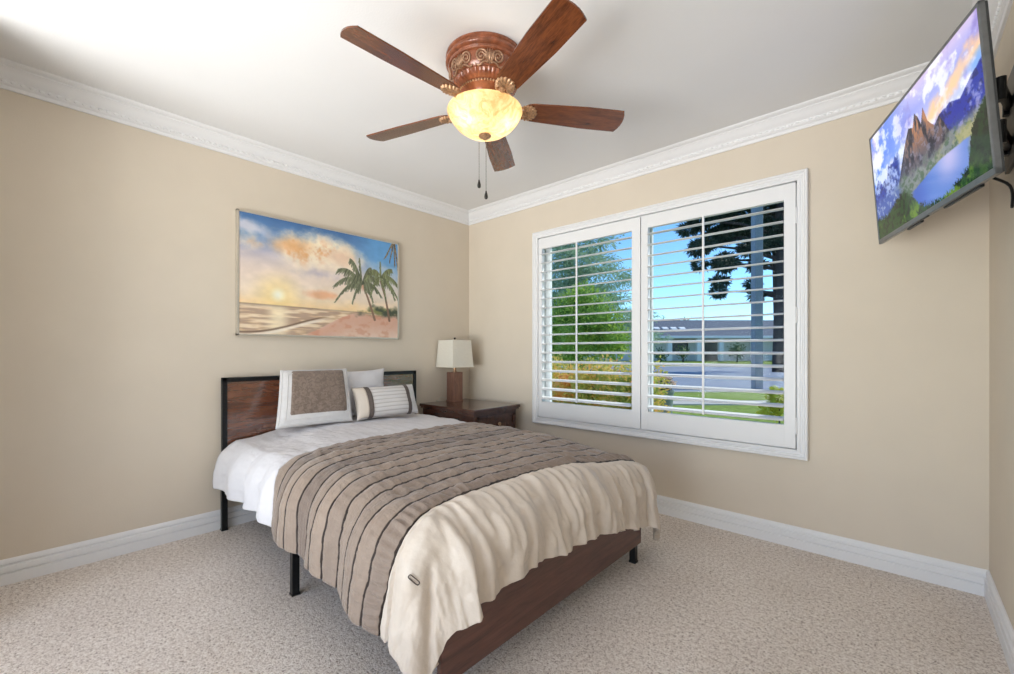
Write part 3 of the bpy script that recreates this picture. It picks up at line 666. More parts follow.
MB().tube(smooth_path(pts), .0045, 8).build('cable', M['black'], mount, smooth='all')

# ------------------------------------------------------------------ bed
bed = tag(empty('bed', (1.08, -1.385, 0)), 'bed with black metal frame, reddish wood headboard and dark wood footboard', 'bed')
OX, OY = -1.08, 1.385
def bb(mb, x0, x1, y0, y1, z0, z1, bev=.003): return mb.box(x0+OX, x1+OX, y0+OY, y1+OY, z0, z1, bev)
YL, YR = -2.100, -.668
mb = MB(); bb(mb, .032, .062, YL, YL+.028, .33, .937); bb(mb, .032, .062, YR-.028, YR, .33, .937); bb(mb, .032, .062, YL, YR, .909, .937); bb(mb, .032, .062, YL+.02, YR-.02, .47, .495)
mb.build('headboard_frame', M['black'], bed)
mb = MB(); bb(mb, .040, .056, YL+.026, YR-.026, .493, .911, .001); mb.build('headboard_panel', M['headwood'], bed)
for x, y in ((.047, YL+.014), (.047, YR-.014), (1.10, YL+.016), (1.10, YR-.016), (2.090, YL+.075), (2.095, -.772)):
    z1 = .34 if x < .1 else .30
    mb = MB(); bb(mb, x-.016, x+.016, y-.016, y+.016, .006, z1); bb(mb, x-.018, x+.018, y-.018, y+.018, 0, .010, .002); mb.build('leg', M['black'], bed)
mb = MB(); bb(mb, .06, 2.07, YL+.015, YL+.045, .285, .335); bb(mb, .06, 2.10, YR-.03, YR, .285, .335); bb(mb, .06, 2.10, -1.40, -1.37, .285, .335)
mb.build('side_rails', M['black'], bed)
mb = MB()
for k in range(11): x = .15+k*.18; bb(mb, x, x+.06, YL+.02, YR-.02, .320, .338, .002)
mb.build('slats', M['black'], bed)
mb = MB(); bb(mb, 2.108, 2.130, YL+.022, -.755, .105, .360, .004); mb.build('footboard', M['footwood'], bed)
def rounded_box(name, m, x0, x1, y0, y1, z0, z1, r, parent=None):
    bm = bmesh.new(); bmesh.ops.create_cube(bm, size=1)
    for v in bm.verts: v.co = Vector((x0+(v.co.x+.5)*(x1-x0), y0+(v.co.y+.5)*(y1-y0), z0+(v.co.z+.5)*(z1-z0)))
    bmesh.ops.bevel(bm, geom=bm.edges[:], offset=r, segments=5, profile=.5, affect='EDGES'); mb = MB(); mb.bm(bm); return mb.build(name, m, parent, smooth='all')
mt = rounded_box('mattress', M['mattress'], .075, 2.085, YL+.05, YR-.05, .339, .528, .06)
tag(mt, 'pale mattress on the bed frame, mostly hidden under the comforter', 'mattress')

# comforter: one draped sheet described by flat cloth coordinates (s along the bed, t across), cut at its two seams into three panels
X1, TL, TR, RAD = 1.995, -1.985, -.800, .190
NT = 300
def fl_noise(x, y, sx, sy, seed, oc=3): return mnoise.fractal(Vector((x*sx+seed*7.3, y*sy-seed*3.1, seed*1.7)), .8, 2.0, oc)
def arc_len(drop): return drop-RAD+RAD*PI/2 if drop > RAD else RAD*PI/2*.9
def drape(s, t):
    ztop = .592+.018*np.exp(-((t+1.4)/.5)**2)-.022*ss(1.1, 2.1, s)-.045*ss(-1.62, -2.0, t)*(1-ss(.35, 1.15, s))-.035*ss(1.5, 2.0, s)*ss(-1.25, -.80, t)
    ds = max(0., s-X1); dt = (TL-t) if t < TL else (t-TR if t > TR else 0.); d = math.hypot(ds, dt)
    bx, by = min(s, X1), min(max(t, TL), TR)
    if d < 1e-9: return (bx, by, float(ztop))
    ux, uy = ds/d, (dt/d)*(-1 if t < TL else 1)
    if d < RAD*PI/2: o = RAD*math.sin(d/RAD); dr = RAD*(1-math.cos(d/RAD))
    else:
        k = d-RAD*PI/2; o = RAD+.030*(1-math.exp(-k/.16)); dr = RAD+k*.975
    if t < TL: o *= .76+.24*float(ss(.5, 1.2, s))
    if t > TR: o *= .76+.30*float(ss(1.3, 2.2, s))
    corner = ux*abs(uy)*2
    o *= 1-.06*corner if t < TR else 1+.10*corner
    return (bx+ux*o, by+uy*o, float(ztop)-dr)
hemL = lambda s: float(np.interp(s, [.1, .3, .8, 1.1, 1.5, 1.9, 2.06], [.27, .272, .265, .29, .295, .335, .345]))  # drop of the left hem
hemR = lambda s: .31
def seam1(t): return float(np.interp(t, [-2.40, -2.22, -2.10, -1.95, -1.6, -1.1, -.6, -.4], [1.075, 1.03, .965, .905, .875, .85, .835, .83]))
def seam2(t): return float(np.interp(t, [-2.40, -2.20, -2.05, -1.9, -1.6, -1.2, -.9, -.4], [1.955, 1.985, 1.975, 1.955, 1.965, 2.005, 2.045, 2.10]))
def send(t):
    drop = float(np.interp(t, [-2.35, -2.2, -2.05, -1.95, -1.8, -1.65, -1.45, -1.2, -.95, -.75, -.4], [.265, .265, .27, .250, .236, .24, .255, .275, .300, .325, .35]))
    e = arc_len(drop)+.009*fl_noise(t, 3.3, 11, 1, 21)
    if t > TR: e = min(e, math.sqrt(max(.05, .545**2-(t-TR)**2)))
    return X1+e
S0 = .085
NR = (64, 216, 130)
NPLEAT = 12
phase = [random.random()*6 for _ in range(16)]
bnd = []
for j in range(NT+1):
    b = j/NT; bnd.append(b)
rows = []
for i in range(sum(NR)+1):
    if i <= NR[0]: seg, u = 0, i/NR[0]
    elif i <= NR[0]+NR[1]: seg, u = 1, (i-NR[0])/NR[1]
    else: seg, u = 2, (i-NR[0]-NR[1])/NR[2]
    rows.append((seg, u))
Pb = np.zeros((len(rows), NT+1, 3)); SS = np.zeros((len(rows), NT+1)); TT = np.zeros_like(SS)
for i, (seg, u) in enumerate(rows):
    for j in range(NT+1):
        b = j/NT
        s_guess = [S0+u*(.95-S0), .95+u*1.05, 2.0][seg]
        tl, trr = TL-arc_len(hemL(s_guess)), TR+arc_len(hemR(s_guess))
        t = tl+(trr-tl)*b
        s = [S0+u*(seam1(t)-S0), seam1(t)+u*(seam2(t)-seam1(t)), seam2(t)+u*(send(t)-seam2(t))][seg]
        SS[i, j] = s; TT[i, j] = t; Pb[i, j] = drape(s, t)
du = np.gradient(Pb, axis=0); dv = np.gradient(Pb, axis=1); NN = np.cross(du, dv); NN /= np.linalg.norm(NN, axis=2, keepdims=True)+1e-12
NN *= np.where(NN[..., 2:3] < -.2, -1, 1)
up_flip = 1 if NN[20, NT//2, 2] > 0 else -1; NN *= up_flip
DD = np.zeros_like(SS); UVp = np.zeros(SS.shape+(2,))
for i, (seg, u) in enumerate(rows):
    for j in range(NT+1):
        s, t = SS[i, j], TT[i, j]
        ds = max(0., s-X1); dl = max(0., TL-t); dr = max(0., t-TR); d = math.hypot(ds, dl+dr)
        h = .010*fl_noise(s, t, 2.6, 2.6, 1)
        edge = min(1, d/.30)
        # long soft folds of the drops
        if dl > 0 or dr > 0: h += edge*.016*math.sin(s*2*PI/.30+2.2*fl_noise(s, 0, 1.5, 1, 3)+.8)*(1 if ds == 0 else max(0, 1-ds/.15))
        if ds > 0: h += min(1, ds/.25)*(.006*math.sin(t*2*PI/.115+4.0*fl_noise(t, s*.4, 3.0, 1, 4))+.030*fl_noise(t, s, 8, 2.2, 5)+.012*fl_noise(t, s, 17, 5, 25))*max(.15, 1-(dl+dr)/.18)
        if ds > 0 and dl > 0:
            th_ = math.atan2(dl, ds); h += min(1, d/.25)*(.014*math.cos(th_*5.5+.4)-.020*math.exp(-((th_-.80)/.085)**2)*min(1, max(0, d-.17)/.10))
        if ds > 0 and dr > 0:
            th_ = math.atan2(dr, ds); h += min(1, d/.25)*.020*math.cos(th_*6)*.6
        if seg == 0:
            h += .0045*abs(fl_noise(s, t, 9, 5, 6, 4))+.005*fl_noise(s, t, 5, 14, 7)+.006*edge*fl_noise(s, t, 9, 1.0, 8)
        elif seg == 1:
            q = u*NPLEAT+.13*fl_noise(s, t, 2.0, 4.5, 9)+.09*fl_noise(t, s, 16, 3, 10)*(1 if dl == 0 else .35)
            if u < 1e-6: q = 0
            if u > 1-1e-6: q = NPLEAT-.0001
            q = max(0., min(NPLEAT-.0001, q)); k = int(q); fr = q-k
            dp = .007 if k in (3, 7) else .0045
            h += dp*(math.sin(PI*fr)**.6)-.003*(1-min(1, min(fr, 1-fr)/.07))+.0016*math.sin(fr*PI)*k % .002
            h += (.012 if d == 0 else .005)*math.sin(PI*fr)*fl_noise(t, k*5.1, 24, 1, 11)
            if k == NPLEAT-1: h += .006*math.sin(PI*fr)*math.sin(t*2*PI/.034+2*fl_noise(t, 0, 9, 1, 12))
            UVp[i, j] = (q, t)
        else:
            ru = math.exp(-u*2.2); h += .0062*ru*min(1, u*9)*math.sin(t*2*PI/.052+3*fl_noise(t, 0, 7, 1, 13))*(1 if dl == 0 else .25)+.010*min(1, u*4)*fl_noise(t, s, 8, 2, 14)*(1 if dl < .05 else .5)+.003*fl_noise(t, s, 18, 14, 15)
            h += .010*math.sin(PI*min(1, u*2.5))*(1 if dl == 0 else .6)
        # tucked under the last centimetres of the hem, seams pulled down
        hd = min(u if seg == 1 else (1-u if seg == 0 else u), (1-u) if seg == 1 else 1)
        h -= .005*math.exp(-hd/.02) if seg else .005*math.exp(-(1-u)/.03)
        DD[i, j] = h
P = Pb+NN*DD[..., None]
P[..., 2] = np.maximum(P[..., 2], .02)
com = tag(empty('comforter', (1.1, -1.39, .55)), 'white, taupe pleated and cream comforter spread over the bed', 'comforter')
P = P-np.array((1.1, -1.39, .55))
n0, n1 = NR[0], NR[0]+NR[1]
fl_ = up_flip < 0
hp1 = grid_obj(P[:n0+1], 'head_panel', M['white_cotton'], com, None, .022, fl_); tag(hp1, 'white smooth panel at the head end')
pp = grid_obj(P[n0:n1+1], 'pleated_panel', M['pleat'], com, UVp[n0:n1+1], .022, fl_); tag(pp, 'taupe brown panel with dark pleat lines')
UVp[n1] = UVp[n1]
fp = grid_obj(P[n1:], 'foot_panel', M['cream'], com, None, .022, fl_); tag(fp, 'cream gathered panel hanging over the footboard')
# the small stitched tab near the left corner of the foot
ii, jj = np.unravel_index(np.argmin(np.hypot(SS[n1:]-2.116, TT[n1:]+2.196)), SS[n1:].shape); ii += n1
tc, tn = Vector(P[ii, jj]), Vector(NN[ii, jj]); ta = (Vector(P[ii+5, jj])-Vector(P[ii-5, jj])).normalized(); tn = (tn-ta*tn.dot(ta)).normalized(); tbv = tn.cross(ta)
tb = []
for a in np.linspace(0, 2*PI, 24, endpoint=False):
    x = .019*math.copysign(abs(math.cos(a))**.35, math.cos(a)); y = .0055*math.copysign(abs(math.sin(a))**.5, math.sin(a)); tb.append(tc+ta*x+tbv*y+tn*.004)
MB().tube(tb, .0017, 6, True).build('stitched_tab', M['bandbrown'], com, smooth='all')

# ------------------------------------------------------------------ pillows
def cushion(w, h, th, nx=44, ny=44, p=2.6, pinch=.06, seed=1, wr=.006, taper=0, shear=0):
    """closed pillow in local x (width) y (height) z (thickness); returns front and back grids"""
    F_ = np.zeros((ny+1, nx+1, 3)); B_ = np.zeros_like(F_)
    for i in range(ny+1):
        for j in range(nx+1):
            u, v = -1+2*j/nx, -1+2*i/ny
            x = u*w/2*(1-pinch*(1-v*v)**1.0*0-pinch*(v*v)*0-pinch*(1-abs(v)**2)*abs(u)); y = v*h/2*(1-pinch*(1-abs(u)**2)*abs(v))
            x = x*(1-taper*v)+shear*v
            b = (max(0, 1-abs(u)**p)*max(0, 1-abs(v)**p))**.5
            n1_ = fl_noise(x, y, 7, 7, seed); n2_ = fl_noise(x, y, 7, 7, seed+5)
            F_[i, j] = (x, y, th/2*b+wr*n1_*min(1, b*2)+.001); B_[i, j] = (x, y, -th/2*b+wr*n2_*min(1, b*2)-.001)
    return F_, B_
def pillow_mesh(name, F_, B_, m, parent):
    r, c, _ = F_.shape; vs = np.concatenate([F_.reshape(-1, 3), B_.reshape(-1, 3)]); n = r*c; idx = np.arange(n).reshape(r, c)
    f = np.stack([idx[:-1, :-1], idx[:-1, 1:], idx[1:, 1:], idx[1:, :-1]], -1).reshape(-1, 4).tolist(); g_ = [tuple(n+q for q in ff[::-1]) for ff in f]
    rim = list(idx[0])+list(idx[1:, -1])+list(idx[-1, -2::-1])+list(idx[-2:0:-1, 0]); s_ = [(rim[k], n+rim[k], n+rim[(k+1) % len(rim)], rim[(k+1) % len(rim)]) for k in range(len(rim))]
    mb = MB(); mb.add(vs.tolist(), [tuple(int(q) for q in ff) for ff in f+g_+s_]); return mb.build(name, m, parent, smooth='all')
def pillow_frame(root, base, top, right):
    """place local x=right, y=up the pillow, z=toward the room"""
    base, top, right = Vector(base), Vector(top), Vector(right).normalized(); up = (top-base); up -= right*up.dot(right); up.normalize(); zz = right.cross(up); c = (base+top)/2
    root.matrix_world = Matrix(((right.x, up.x, zz.x, c.x), (right.y, up.y, zz.y, c.y), (right.z, up.z, zz.z, c.z), (0, 0, 0, 1)))
bpil = tag(empty('throw_pillow'), 'square pillow with brown suede center and white border at the head of the bed', 'pillow')
pillow_frame(bpil, (.345, -1.652, .630), (.195, -1.592, .974), (.10, .995, 0))
F_, B_ = cushion(.455, .385, .13, p=3.4, pinch=.02, seed=2, taper=.05, shear=.022)
pillow_mesh('pillow_cover', F_, B_, M['flange'], bpil)
r, c, _ = F_.shape
i0, i1, j0, j1 = int(r*.16), int(r*.955), int(c*.14), int(c*.89)
ins = F_[i0:i1+1, j0:j1+1].copy(); ins[..., 2] += .0065; ins[[0, -1], :, 2] -= .008; ins[:, [0, -1], 2] -= .008
grid_obj(ins, 'center_panel', M['suede'], bpil, None, 0)
mb = MB()
for frac in (.04, .10):                            # raised seams of the white border
    a, b, cc, d_ = int(r*frac), int(r*(1-frac))-1, int(c*frac), int(c*(1-frac))-1
    loop = [F_[a, j] for j in range(cc, d_)]+[F_[i, d_] for i in range(a, b)]+[F_[b, j] for j in range(d_, cc, -1)]+[F_[i, cc] for i in range(b, a, -1)]
    mb.tube([Vector(q)+Vector((0, 0, .001)) for q in loop[::2]], .0028, 6, True)
mb.build('border_piping', M['flange'], bpil, smooth='all')
wp = tag(empty('bed_pillow'), 'plain white pillow leaning on the headboard behind the striped pillow', 'pillow')
pillow_frame(wp, (.200, -1.27, .622), (.135, -1.26, .962), (.03, .999, 0))
F2, B2 = cushion(.47, .36, .12, seed=4, pinch=.10, wr=.010)
pillow_mesh('pillow_cover', F2, B2, M['white_cotton'], wp)
sp_ = tag(empty('bolster_pillow'), 'oblong striped cream pillow with two dark brown bands, right of the brown pillow', 'pillow')
pillow_frame(sp_, (.378, -1.126, .622), (.288, -1.136, .846), (.02, .999, 0))
F3, B3 = cushion(.505, .235, .14, 60, 34, 2.8, .05, 6, .004)
pillow_mesh('pillow_cover', F3, B3, M['stripe'], sp_)
for nm, a, b in (('ribbon_band', .155, .205), ('ribbon_band', .795, .845)):
    ja, jb = int(60*a), int(60*b)+1
    q = F3[:, ja:jb+1].copy(); q[..., 2] += .003
    grid_obj(q, nm, M['bandbrown'], sp_, None, .002)
for nm, a, b in (('end_panel', .01, .155), ('end_panel', .845, .99)):
    ja, jb = int(60*a), int(60*b); q = F3[1:-1, ja:jb+1].copy(); q[..., 2] += .002
    o = grid_obj(q, nm, M['cream'] if a < .5 else M['flange'], sp_, None, .0015); tag(o, 'plain pale end panel')

# ------------------------------------------------------------------ nightstand and lamp
ns = tag(empty('nightstand', (.385, -.335, 0)), 'dark brown wooden nightstand in the corner between bed and window', 'nightstand')
NX0, NX1, NY0, NY1 = -.350, .340, -.284, .262      # local extents of the top
mb = MB().box(NX0, NX1, NY0, NY1, .626, .650, .006).box(NX0+.008, NX1-.010, NY0+.010, NY1-.010, .610, .628, .004); mb.build('top', M['nightwood'], ns)
mb = MB().box(NX0+.02, NX1-.03, NY0+.025, NY1-.025, .10, .612, .003); mb.build('body', M['nightwood'], ns)
dh = None
for z0, z1 in ((.437, .588), (.275, .427), (.118, .265)):
    mb = MB().box(NX1-.034, NX1-.020, NY0+.060, NY1-.060, z0, z1, .003)
    fx0, fx1 = NX1-.022, NX1-.014
    mb.box(fx0, fx1, NY0+.060, NY0+.085, z0, z1, .002).box(fx0, fx1, NY1-.085, NY1-.060, z0, z1, .002).box(fx0, fx1, NY0+.060, NY1-.060, z0, z0+.022, .002).box(fx0, fx1, NY0+.060, NY1-.060, z1-.022, z1, .002)
    d = mb.build('drawer', M['nightwood'], ns)
    MB().lathe([(0, .022), (.012, .021), (.016, .016), (.013, .010), (.006, .006), (.006, 0)], (0, 0, 0), 16).build('knob', M['brass'], d, smooth=True, loc=(NX1-.020, .0075, (z0+z1)/2), rot=(0, PI/2, 0))
for x in (NX0+.05, NX1-.06):
    for y in (NY0+.055, NY1-.055): MB().box(x-.028, x+.028, y-.028, y+.028, 0, .11, .005).build('foot', M['nightwood'], ns)
lamp = tag(empty('table_lamp', (.135, -.300, .650)), 'table lamp with square ivory shade and wooden block base on the nightstand', 'table lamp')
mb = MB().box(-.050, .050, -.058, .058, 0, .012, .002).box(-.047, .047, -.055, .055, .010, .263, .003); mb.build('base', M['lampwood'], lamp)
MB().lathe([(.0, .263), (.020, .263), (.020, .268), (.013, .272), (.013, .325), (.016, .327), (.016, .346), (0, .346)], n=20).build('lamp_neck', M['brass'], lamp, smooth=True)
def shade_part():
    mb = MB(); zb, zt = .308, .552; wb, wt = .120, .104; vs = []; fs = []
    for off in (0, -.003):
        for z, w in ((zb, wb), (zt, wt)):
            vs += [((w+off)*sx, (w+off)*sy, z) for sx, sy in ((-1, -1), (1, -1), (1, 1), (-1, 1))]
    for k in range(4):
        n = (k+1) % 4; fs += [(k, n, 4+n, 4+k), (8+n, 8+k, 12+k, 12+n), (k, 8+k, 8+n, n), (4+n, 12+n, 12+k, 4+k)]
    mb.add(vs, fs); return mb
sh = shade_part().build('lamp_shade', M['shade'], lamp, rot=(0, 0, math.radians(-2)))
for z, w in ((.311, .1205), (.549, .1045)): MB().tube([(w*sx, w*sy, z) for sx, sy in ((-1, -1), (1, -1), (1, 1), (-1, 1))], .0028, 6, True).build('shade_trim', M['shade'], sh)
MB().tube([(0, 0, .34), (0, 0, .561)], .003, 8).tube([(-.105, 0, .549), (.105, 0, .549)], .002, 6).build('harp', M['brass'], lamp)
MB().lathe([(0, .558), (.006, .558), (.007, .563), (.010, .568), (.009, .575), (0, .578)], n=14).build('finial', M['knob'], lamp, smooth=True)
cp = smooth_path([(-.046, -.02, .010), (-.055, -.045, .016), (-.060, -.075, .034), (-.075, -.10, .036), (-.090, -.115, .010), (-.105, -.115, .004), (-.120, -.115, .004)])
MB().tube(cp, .003, 7).build('power_cord', M['clear_cord'], lamp, smooth='all')

# wall outlet beside the bed
out = tag(empty('wall_outlet', (0, -2.068, .370)), 'ivory outlet plate low on the wall left of the bed', 'outlet')
MB().box(.0005, .007, -.036, .036, -.058, .058, .002).build('cover_plate', M['plate'], out)
for z in (.026, -.026): MB().box(.006, .010, -.016, .016, z-.014, z+.014, .003).build('socket', M['plate'], out)

# ------------------------------------------------------------------ outside
GZ = -.14
fw = Vector((-math.sin(YAW), math.cos(YAW), 0)); rt = Vector((math.cos(YAW), math.sin(YAW), 0))
def at(px, depth, z=GZ):
    p = CAM_LOC+fw*depth+rt*((px-507)/432.5*depth); return Vector((p.x, p.y, z))
def strip(name, m, d0, d1, z, zt):
    """ground strip between two depths from the house, long sideways"""
    mb = MB(); Lm = 70; a = CAM_LOC+fw*d0; b = CAM_LOC+fw*d1
    q = [a-rt*Lm, a+rt*Lm, b+rt*Lm, b-rt*Lm]; vs = [(p.x, p.y, z) for p in q]+[(p.x, p.y, zt) for p in q]
    mb.add(vs, [(0, 1, 2, 3), (4, 5, 6, 7), (0, 1, 5, 4), (1, 2, 6, 5), (2, 3, 7, 6), (3, 0, 4, 7)]); return struct(mb.build(name, m))
struct(MB().box(-90, 60, T, 130, GZ-.3, GZ-.02).build('ground', M['lawn']))
strip('sidewalk', M['concrete'], 10.2, 10.95, GZ-.02, GZ+.01)
strip('curb', M['concrete'], 13.5, 13.75, GZ-.1, GZ+.0)
strip('street', M['asphalt'], 13.75, 36.5, GZ-.1, GZ-.012)
strip('far_sidewalk', M['concrete'], 36.5, 38.0, GZ-.1, GZ+.005)
fa, fb, fc, fd = [CAM_LOC+fw*d for d in (38.0, 38.05, 44.5, 75)]
mb = MB(); prof = ((fa, GZ-.1), (fb, GZ+.01), (fc, .19), (fd, .20), (fd, GZ-.1))
mb.extrude(None, [((p-rt*70).x, (p-rt*70).y, z) for p, z in prof], [((p+rt*70).x, (p+rt*70).y, z) for p, z in prof]); struct(mb.build('far_lawn', M['lawn']))
struct(MB().box(.2, 3.3, T, T+1.2, GZ-.1, GZ+.01).build('bed_edging', M['concrete']))
struct(MB().box(-1, 4.6, T+.001, T+.10, H+.12, H+.22).box(-1, 4.6, YS-1, T+.001, H+.121, H+.22).build('roof', M['roof']))

def leaves(mb, c, rad, n, size, shell=.55, droop=0, asp=.45, g=random):
    c = Vector(c)
    for _ in range(n):
        d = Vector((g.gauss(0, 1), g.gauss(0, 1), g.gauss(0, 1))).normalized(); k = shell+(1-shell)*g.random()
        p = c+Vector((d.x*rad[0], d.y*rad[1], d.z*rad[2]))*k*(.82+.3*mnoise.noise(d*2.3+c))
        a = (d+Vector((g.gauss(0, .6), g.gauss(0, .6), g.gauss(0, .6)-droop))).normalized(); b = a.cross(Vector((g.gauss(0, 1), g.gauss(0, 1), g.gauss(0, 1)))).normalized()
        nn = a.cross(b)*size*.12; L = size*(.7+.6*g.random()); w = L*asp
        mb.add([p, p+a*L*.5+b*w*.5+nn, p+a*L, p+a*L*.5-b*w*.5+nn], [(0, 1, 2, 3)])
def trunk_mesh(pts, rs): return MB().tube([Vector(p) for p in pts], rs, 10)
rg = random.Random(11)
# dense bright shrub tree on the left
def tree(name, label, cat, base, stems, blobs, leafm, size, per, group=None, asp=.45, droop=0, core=True):
    root = tag(empty(name, base), label, cat, group); B = Vector(base)
    tm = MB()
    for pts, rs in stems: tm.tube([Vector(p) for p in pts], rs, 9)
    tm.build('trunk', M['bark'], root, smooth='all')
    fm = MB()
    for c, rad in blobs:
        n = int(per*(rad[0]*rad[1]+rad[0]*rad[2]+rad[1]*rad[2])/3); leaves(fm, c, rad, n, size, .5, droop, asp, rg)
        if core: fm.ball(c, 1, 2, (rad[0]*.45, rad[1]*.45, rad[2]*.45), .5)
    fm.build('foliage', leafm, root); return root
b = at(578, 9.0)
tree('shrub_tree', 'dense bright green tree outside behind the left shutter panel', 'tree', b, [([(0, 0, 0), (.05, 0, 1.2), (0, 0, 2.2)], [.09, .07, .04])],
     [((0, 0, 1.5), (.95, .9, .9)), ((-.35, .1, 2.0), (.6, .6, .6)), ((.42, 0, 1.9), (.6, .6, .55)), ((.05, .1, 2.35), (.5, .5, .4)), ((.75, .1, 1.45), (.45, .5, .5)), ((-.8, 0, 1.4), (.5, .5, .6))], M['leaf_bright'], .07, 4200)
b = at(570, 12.5)
bl2 = []
for k in range(22):
    z = 1.6+k*.21; a = k*2.4; r = 2.1*(1-(k/30))*(.75+.35*rg.random()); bl2.append(((r*.55*math.cos(a), r*.55*math.sin(a), z), (r*.95, r*.95, .36)))
tree('conifer_tree', 'tall grey-green feathery conifer outside above the bright green tree', 'tree', b, [([(0, 0, 0), (0, 0, 3), (0, 0, 6.2)], [.08, .06, .03])], bl2, M['leaf_teal'], .12, 2600, None, .2, .3, False)
b = at(592, 6.1)
bl3 = [((x, .06*math.sin(x*5), .78+.08*math.sin(x*7+1)), (.34, .42, .42)) for x in (-.75, -.45, -.12, .2, .5, .8)]+[((x, .0, .35), (.34, .42, .36)) for x in (-.7, -.3, .1, .5, .85)]
tree('photinia_bush', 'leafy bush with orange-red tips outside low in the left window', 'bush', b, [([(0, 0, 0), (.02, 0, .4), (0, 0, .9)], [.03, .025, .01]), ([(-.1, 0, 0), (-.4, 0, .5), (-.5, 0, .9)], [.03, .02, .01]), ([(.1, 0, 0), (.4, 0, .5), (.5, 0, .9)], [.03, .02, .01])], bl3, M['leaf_photinia'], .055, 5200)
# pine on the right
b = at(779, 27)
def pine():
    bl = []
    for px, py, w in ((778, 200, 1.3), (755, 198, 1.2), (735, 205, 1.2), (715, 212, 1.1), (700, 222, .9), (690, 228, .7), (760, 222, 1.3), (740, 226, 1.2), (722, 234, 1.0), (706, 244, .8), (696, 250, .6), (780, 228, 1.2), (765, 245, 1.0), (745, 250, .9), (730, 258, .8), (716, 268, .7), (706, 262, .5), (724, 280, .6), (718, 292, .5), (750, 285, .5), (758, 296, .45), (766, 262, .6), (800, 210, 1.4), (815, 235, 1.3), (800, 180, 1.4), (770, 175, 1.4), (740, 180, 1.3), (715, 192, 1.1), (835, 200, 1.5), (830, 260, 1.0)):
        p = CAM_LOC+fw*27+rt*((px-507)/432.5*27); z = CAM_LOC.z+(352-py)/432.5*27
        q = Vector((p.x, p.y, z))-b+fw*(rg.random()*2.4-1.2); bl.append(((q.x, q.y, q.z), (w, w, w*.55)))
    return bl
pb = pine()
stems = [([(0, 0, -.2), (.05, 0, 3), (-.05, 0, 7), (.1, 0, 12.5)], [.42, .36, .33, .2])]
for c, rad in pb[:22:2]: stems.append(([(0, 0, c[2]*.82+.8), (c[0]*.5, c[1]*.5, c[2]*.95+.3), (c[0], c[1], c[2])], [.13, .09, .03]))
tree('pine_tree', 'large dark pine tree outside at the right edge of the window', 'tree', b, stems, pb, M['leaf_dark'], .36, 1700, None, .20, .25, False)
# post
pb_ = at(757, 14.5); post = tag(empty('street_post', pb_), 'tall grey post outside beyond the lawn, in front of the pine', 'post')
MB().box(-.135, .135, -.135, .135, 0, 7.0, .03).build('shaft', M['post'], post, rot=(0, 0, YAW)); MB().lathe([(0, 0), (.13, 0), (.15, .05), (.02, .3), (0, .3)], (0, 0, 7.0), 12).build('cap', M['post'], post, rot=(0, 0, YAW))
# planter with pale flowers, and the yellow plant
pp_ = at(662, 6.6); pot = tag(empty('flower_pot', pp_), 'grey pot with pale pink flowers outside beside the shutter divider', 'flower pot')
MB().lathe([(0, 0), (.10, 0), (.13, .02), (.15, .35), (.165, .60), (.18, .62), (.18, .66), (.16, .66), (.14, .60), (0, .58)], n=28).build('pot', M['pot'], pot, smooth=True)
fm = MB(); leaves(fm, (0, 0, .78), (.20, .20, .16), 420, .05, .5, 0, .8, rg); fm.build('flowers', M['petal'], pot)
fm = MB(); leaves(fm, (0, 0, .72), (.17, .17, .12), 220, .07, .3, 0, .4, rg); fm.build('leaves', M['leaf_shrub'], pot)
yp = at(779, 6.4); yr = tag(empty('garden_plant', yp), 'yellow-green leafy plant outside at the right edge of the window', 'plant')
fm = MB(); leaves(fm, (0, 0, .55), (.16, .16, .16), 240, .10, .2, 0, .5, rg); leaves(fm, (-.10, .0, .34), (.20, .16, .10), 140, .10, .2, 0, .5, rg); fm.build('foliage', M['leaf_yellow'], yr)
MB().tube([(0, 0, 0), (.01, 0, .3), (0, 0, .6)], [.012, .01, .006], 7).build('stem', M['bark'], yr)
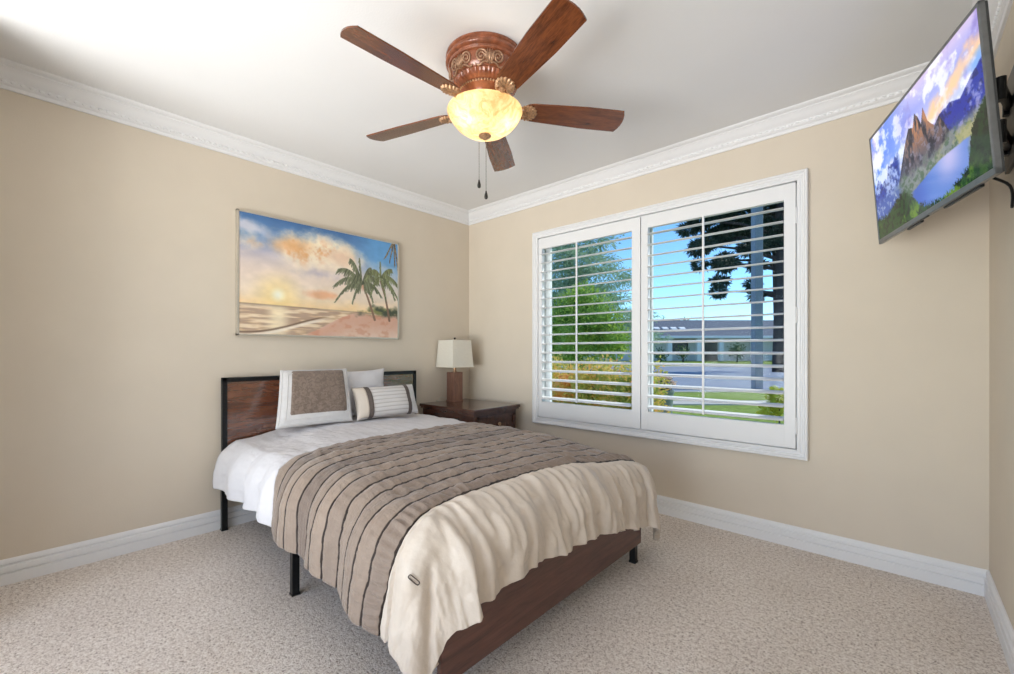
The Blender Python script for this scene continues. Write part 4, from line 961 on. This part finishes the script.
# neighbour's house
hd = 45.0; hc = at(712, hd, .19); house = tag(empty('house', hc, (0, 0, YAW)), 'low pale house with grey roof across the street', 'house')
HL = 26
MB().box(-HL/2, HL/2, 0, 8, 0, 2.48, .02).build('walls', M['housewall'], house)
rf = MB(); ez, rz = 2.5, 4.5
rf.add([(-HL/2-1, -1.6, ez), (HL/2+1, -1.6, ez), (HL/2+1, 9.2, ez), (-HL/2-1, 9.2, ez), (-HL/2+3, 3.8, rz), (HL/2-3, 3.8, rz)], [(0, 1, 5, 4), (2, 3, 4, 5), (1, 2, 5), (3, 0, 4), (0, 3, 2, 1)])
rf = rf.build('roof', M['roof'], house)
for x in (-5.6, -4.7, -3.8, -2.9):
    MB().box(-.28, .28, -.30, .30, 0, .10, .01).build('skylight', M['fascia'], rf, loc=(x, .5, ez+.86), rot=(math.atan2(rz-ez, 5.4), 0, 0))
MB().box(-HL/2-1, HL/2+1, -1.66, -1.58, ez-.20, ez+.03, .01).build('fascia', M['fascia'], house)
for x in (-4.9, -1.95, .30, 3.6, 6.2): MB().box(x-.22, x+.22, -1.45, -1.0, 0, 2.4, .02).build('porch_post', M['fascia'], house)
MB().box(-4.3, -2.5, -.06, .05, .7, 2.1, .02).build('house_window', M['housedark'], house)
MB().box(-1.0, .6, -.06, .05, .0, 2.15, .02).box(.52, .60, -.09, -.05, .9, 1.2, .01).build('front_door', M['housedark'], house)
MB().box(-1.45, -1.1, -.06, .05, .7, 2.1, .02).build('house_window', M['housedark'], house)
g1 = MB()
for k in range(4): g1.box(3.9, 8.9, -.08, .05, .02+k*.53, .52+k*.53, .02)
g1.build('garage_door', M['fascia'], house)
for px, w, h_, lb in ((660, .9, 1.4, 'round green shrub on the far lawn, left of the house door'), (737, 1.0, 1.9, 'dark rounded shrub on the far lawn, right of the house door'), (683, .8, 1.7, 'dark shrub under the house window across the street')):
    d_ = 41.5 if px != 660 else 39.5
    tree('shrub', lb, 'shrub', at(px, d_, .06 if px == 660 else .12), [([(0, 0, 0), (0, 0, .8)], [.08, .04])], [((0, 0, h_*.55), (w, w, h_*.5))], M['leaf_shrub'], .22, 260, None)
for px, d_, h_, w in ((650, 62, 6.3, 1.3), (666, 72, 6.9, 1.6), (684, 62, 6.6, 1.0), (702, 72, 7.0, 1.7), (628, 66, 7.0, 1.8)):
    tree('background_tree', 'dark tree rising just over the grey roof across the street', 'tree', at(px, d_), [([(0, 0, 0), (0, 0, h_*.8)], [.3, .1])], [((0, 0, h_*.62), (w, w, h_*.36))], M['leaf_shrub'], .7, 50, 'trees behind the house roof')
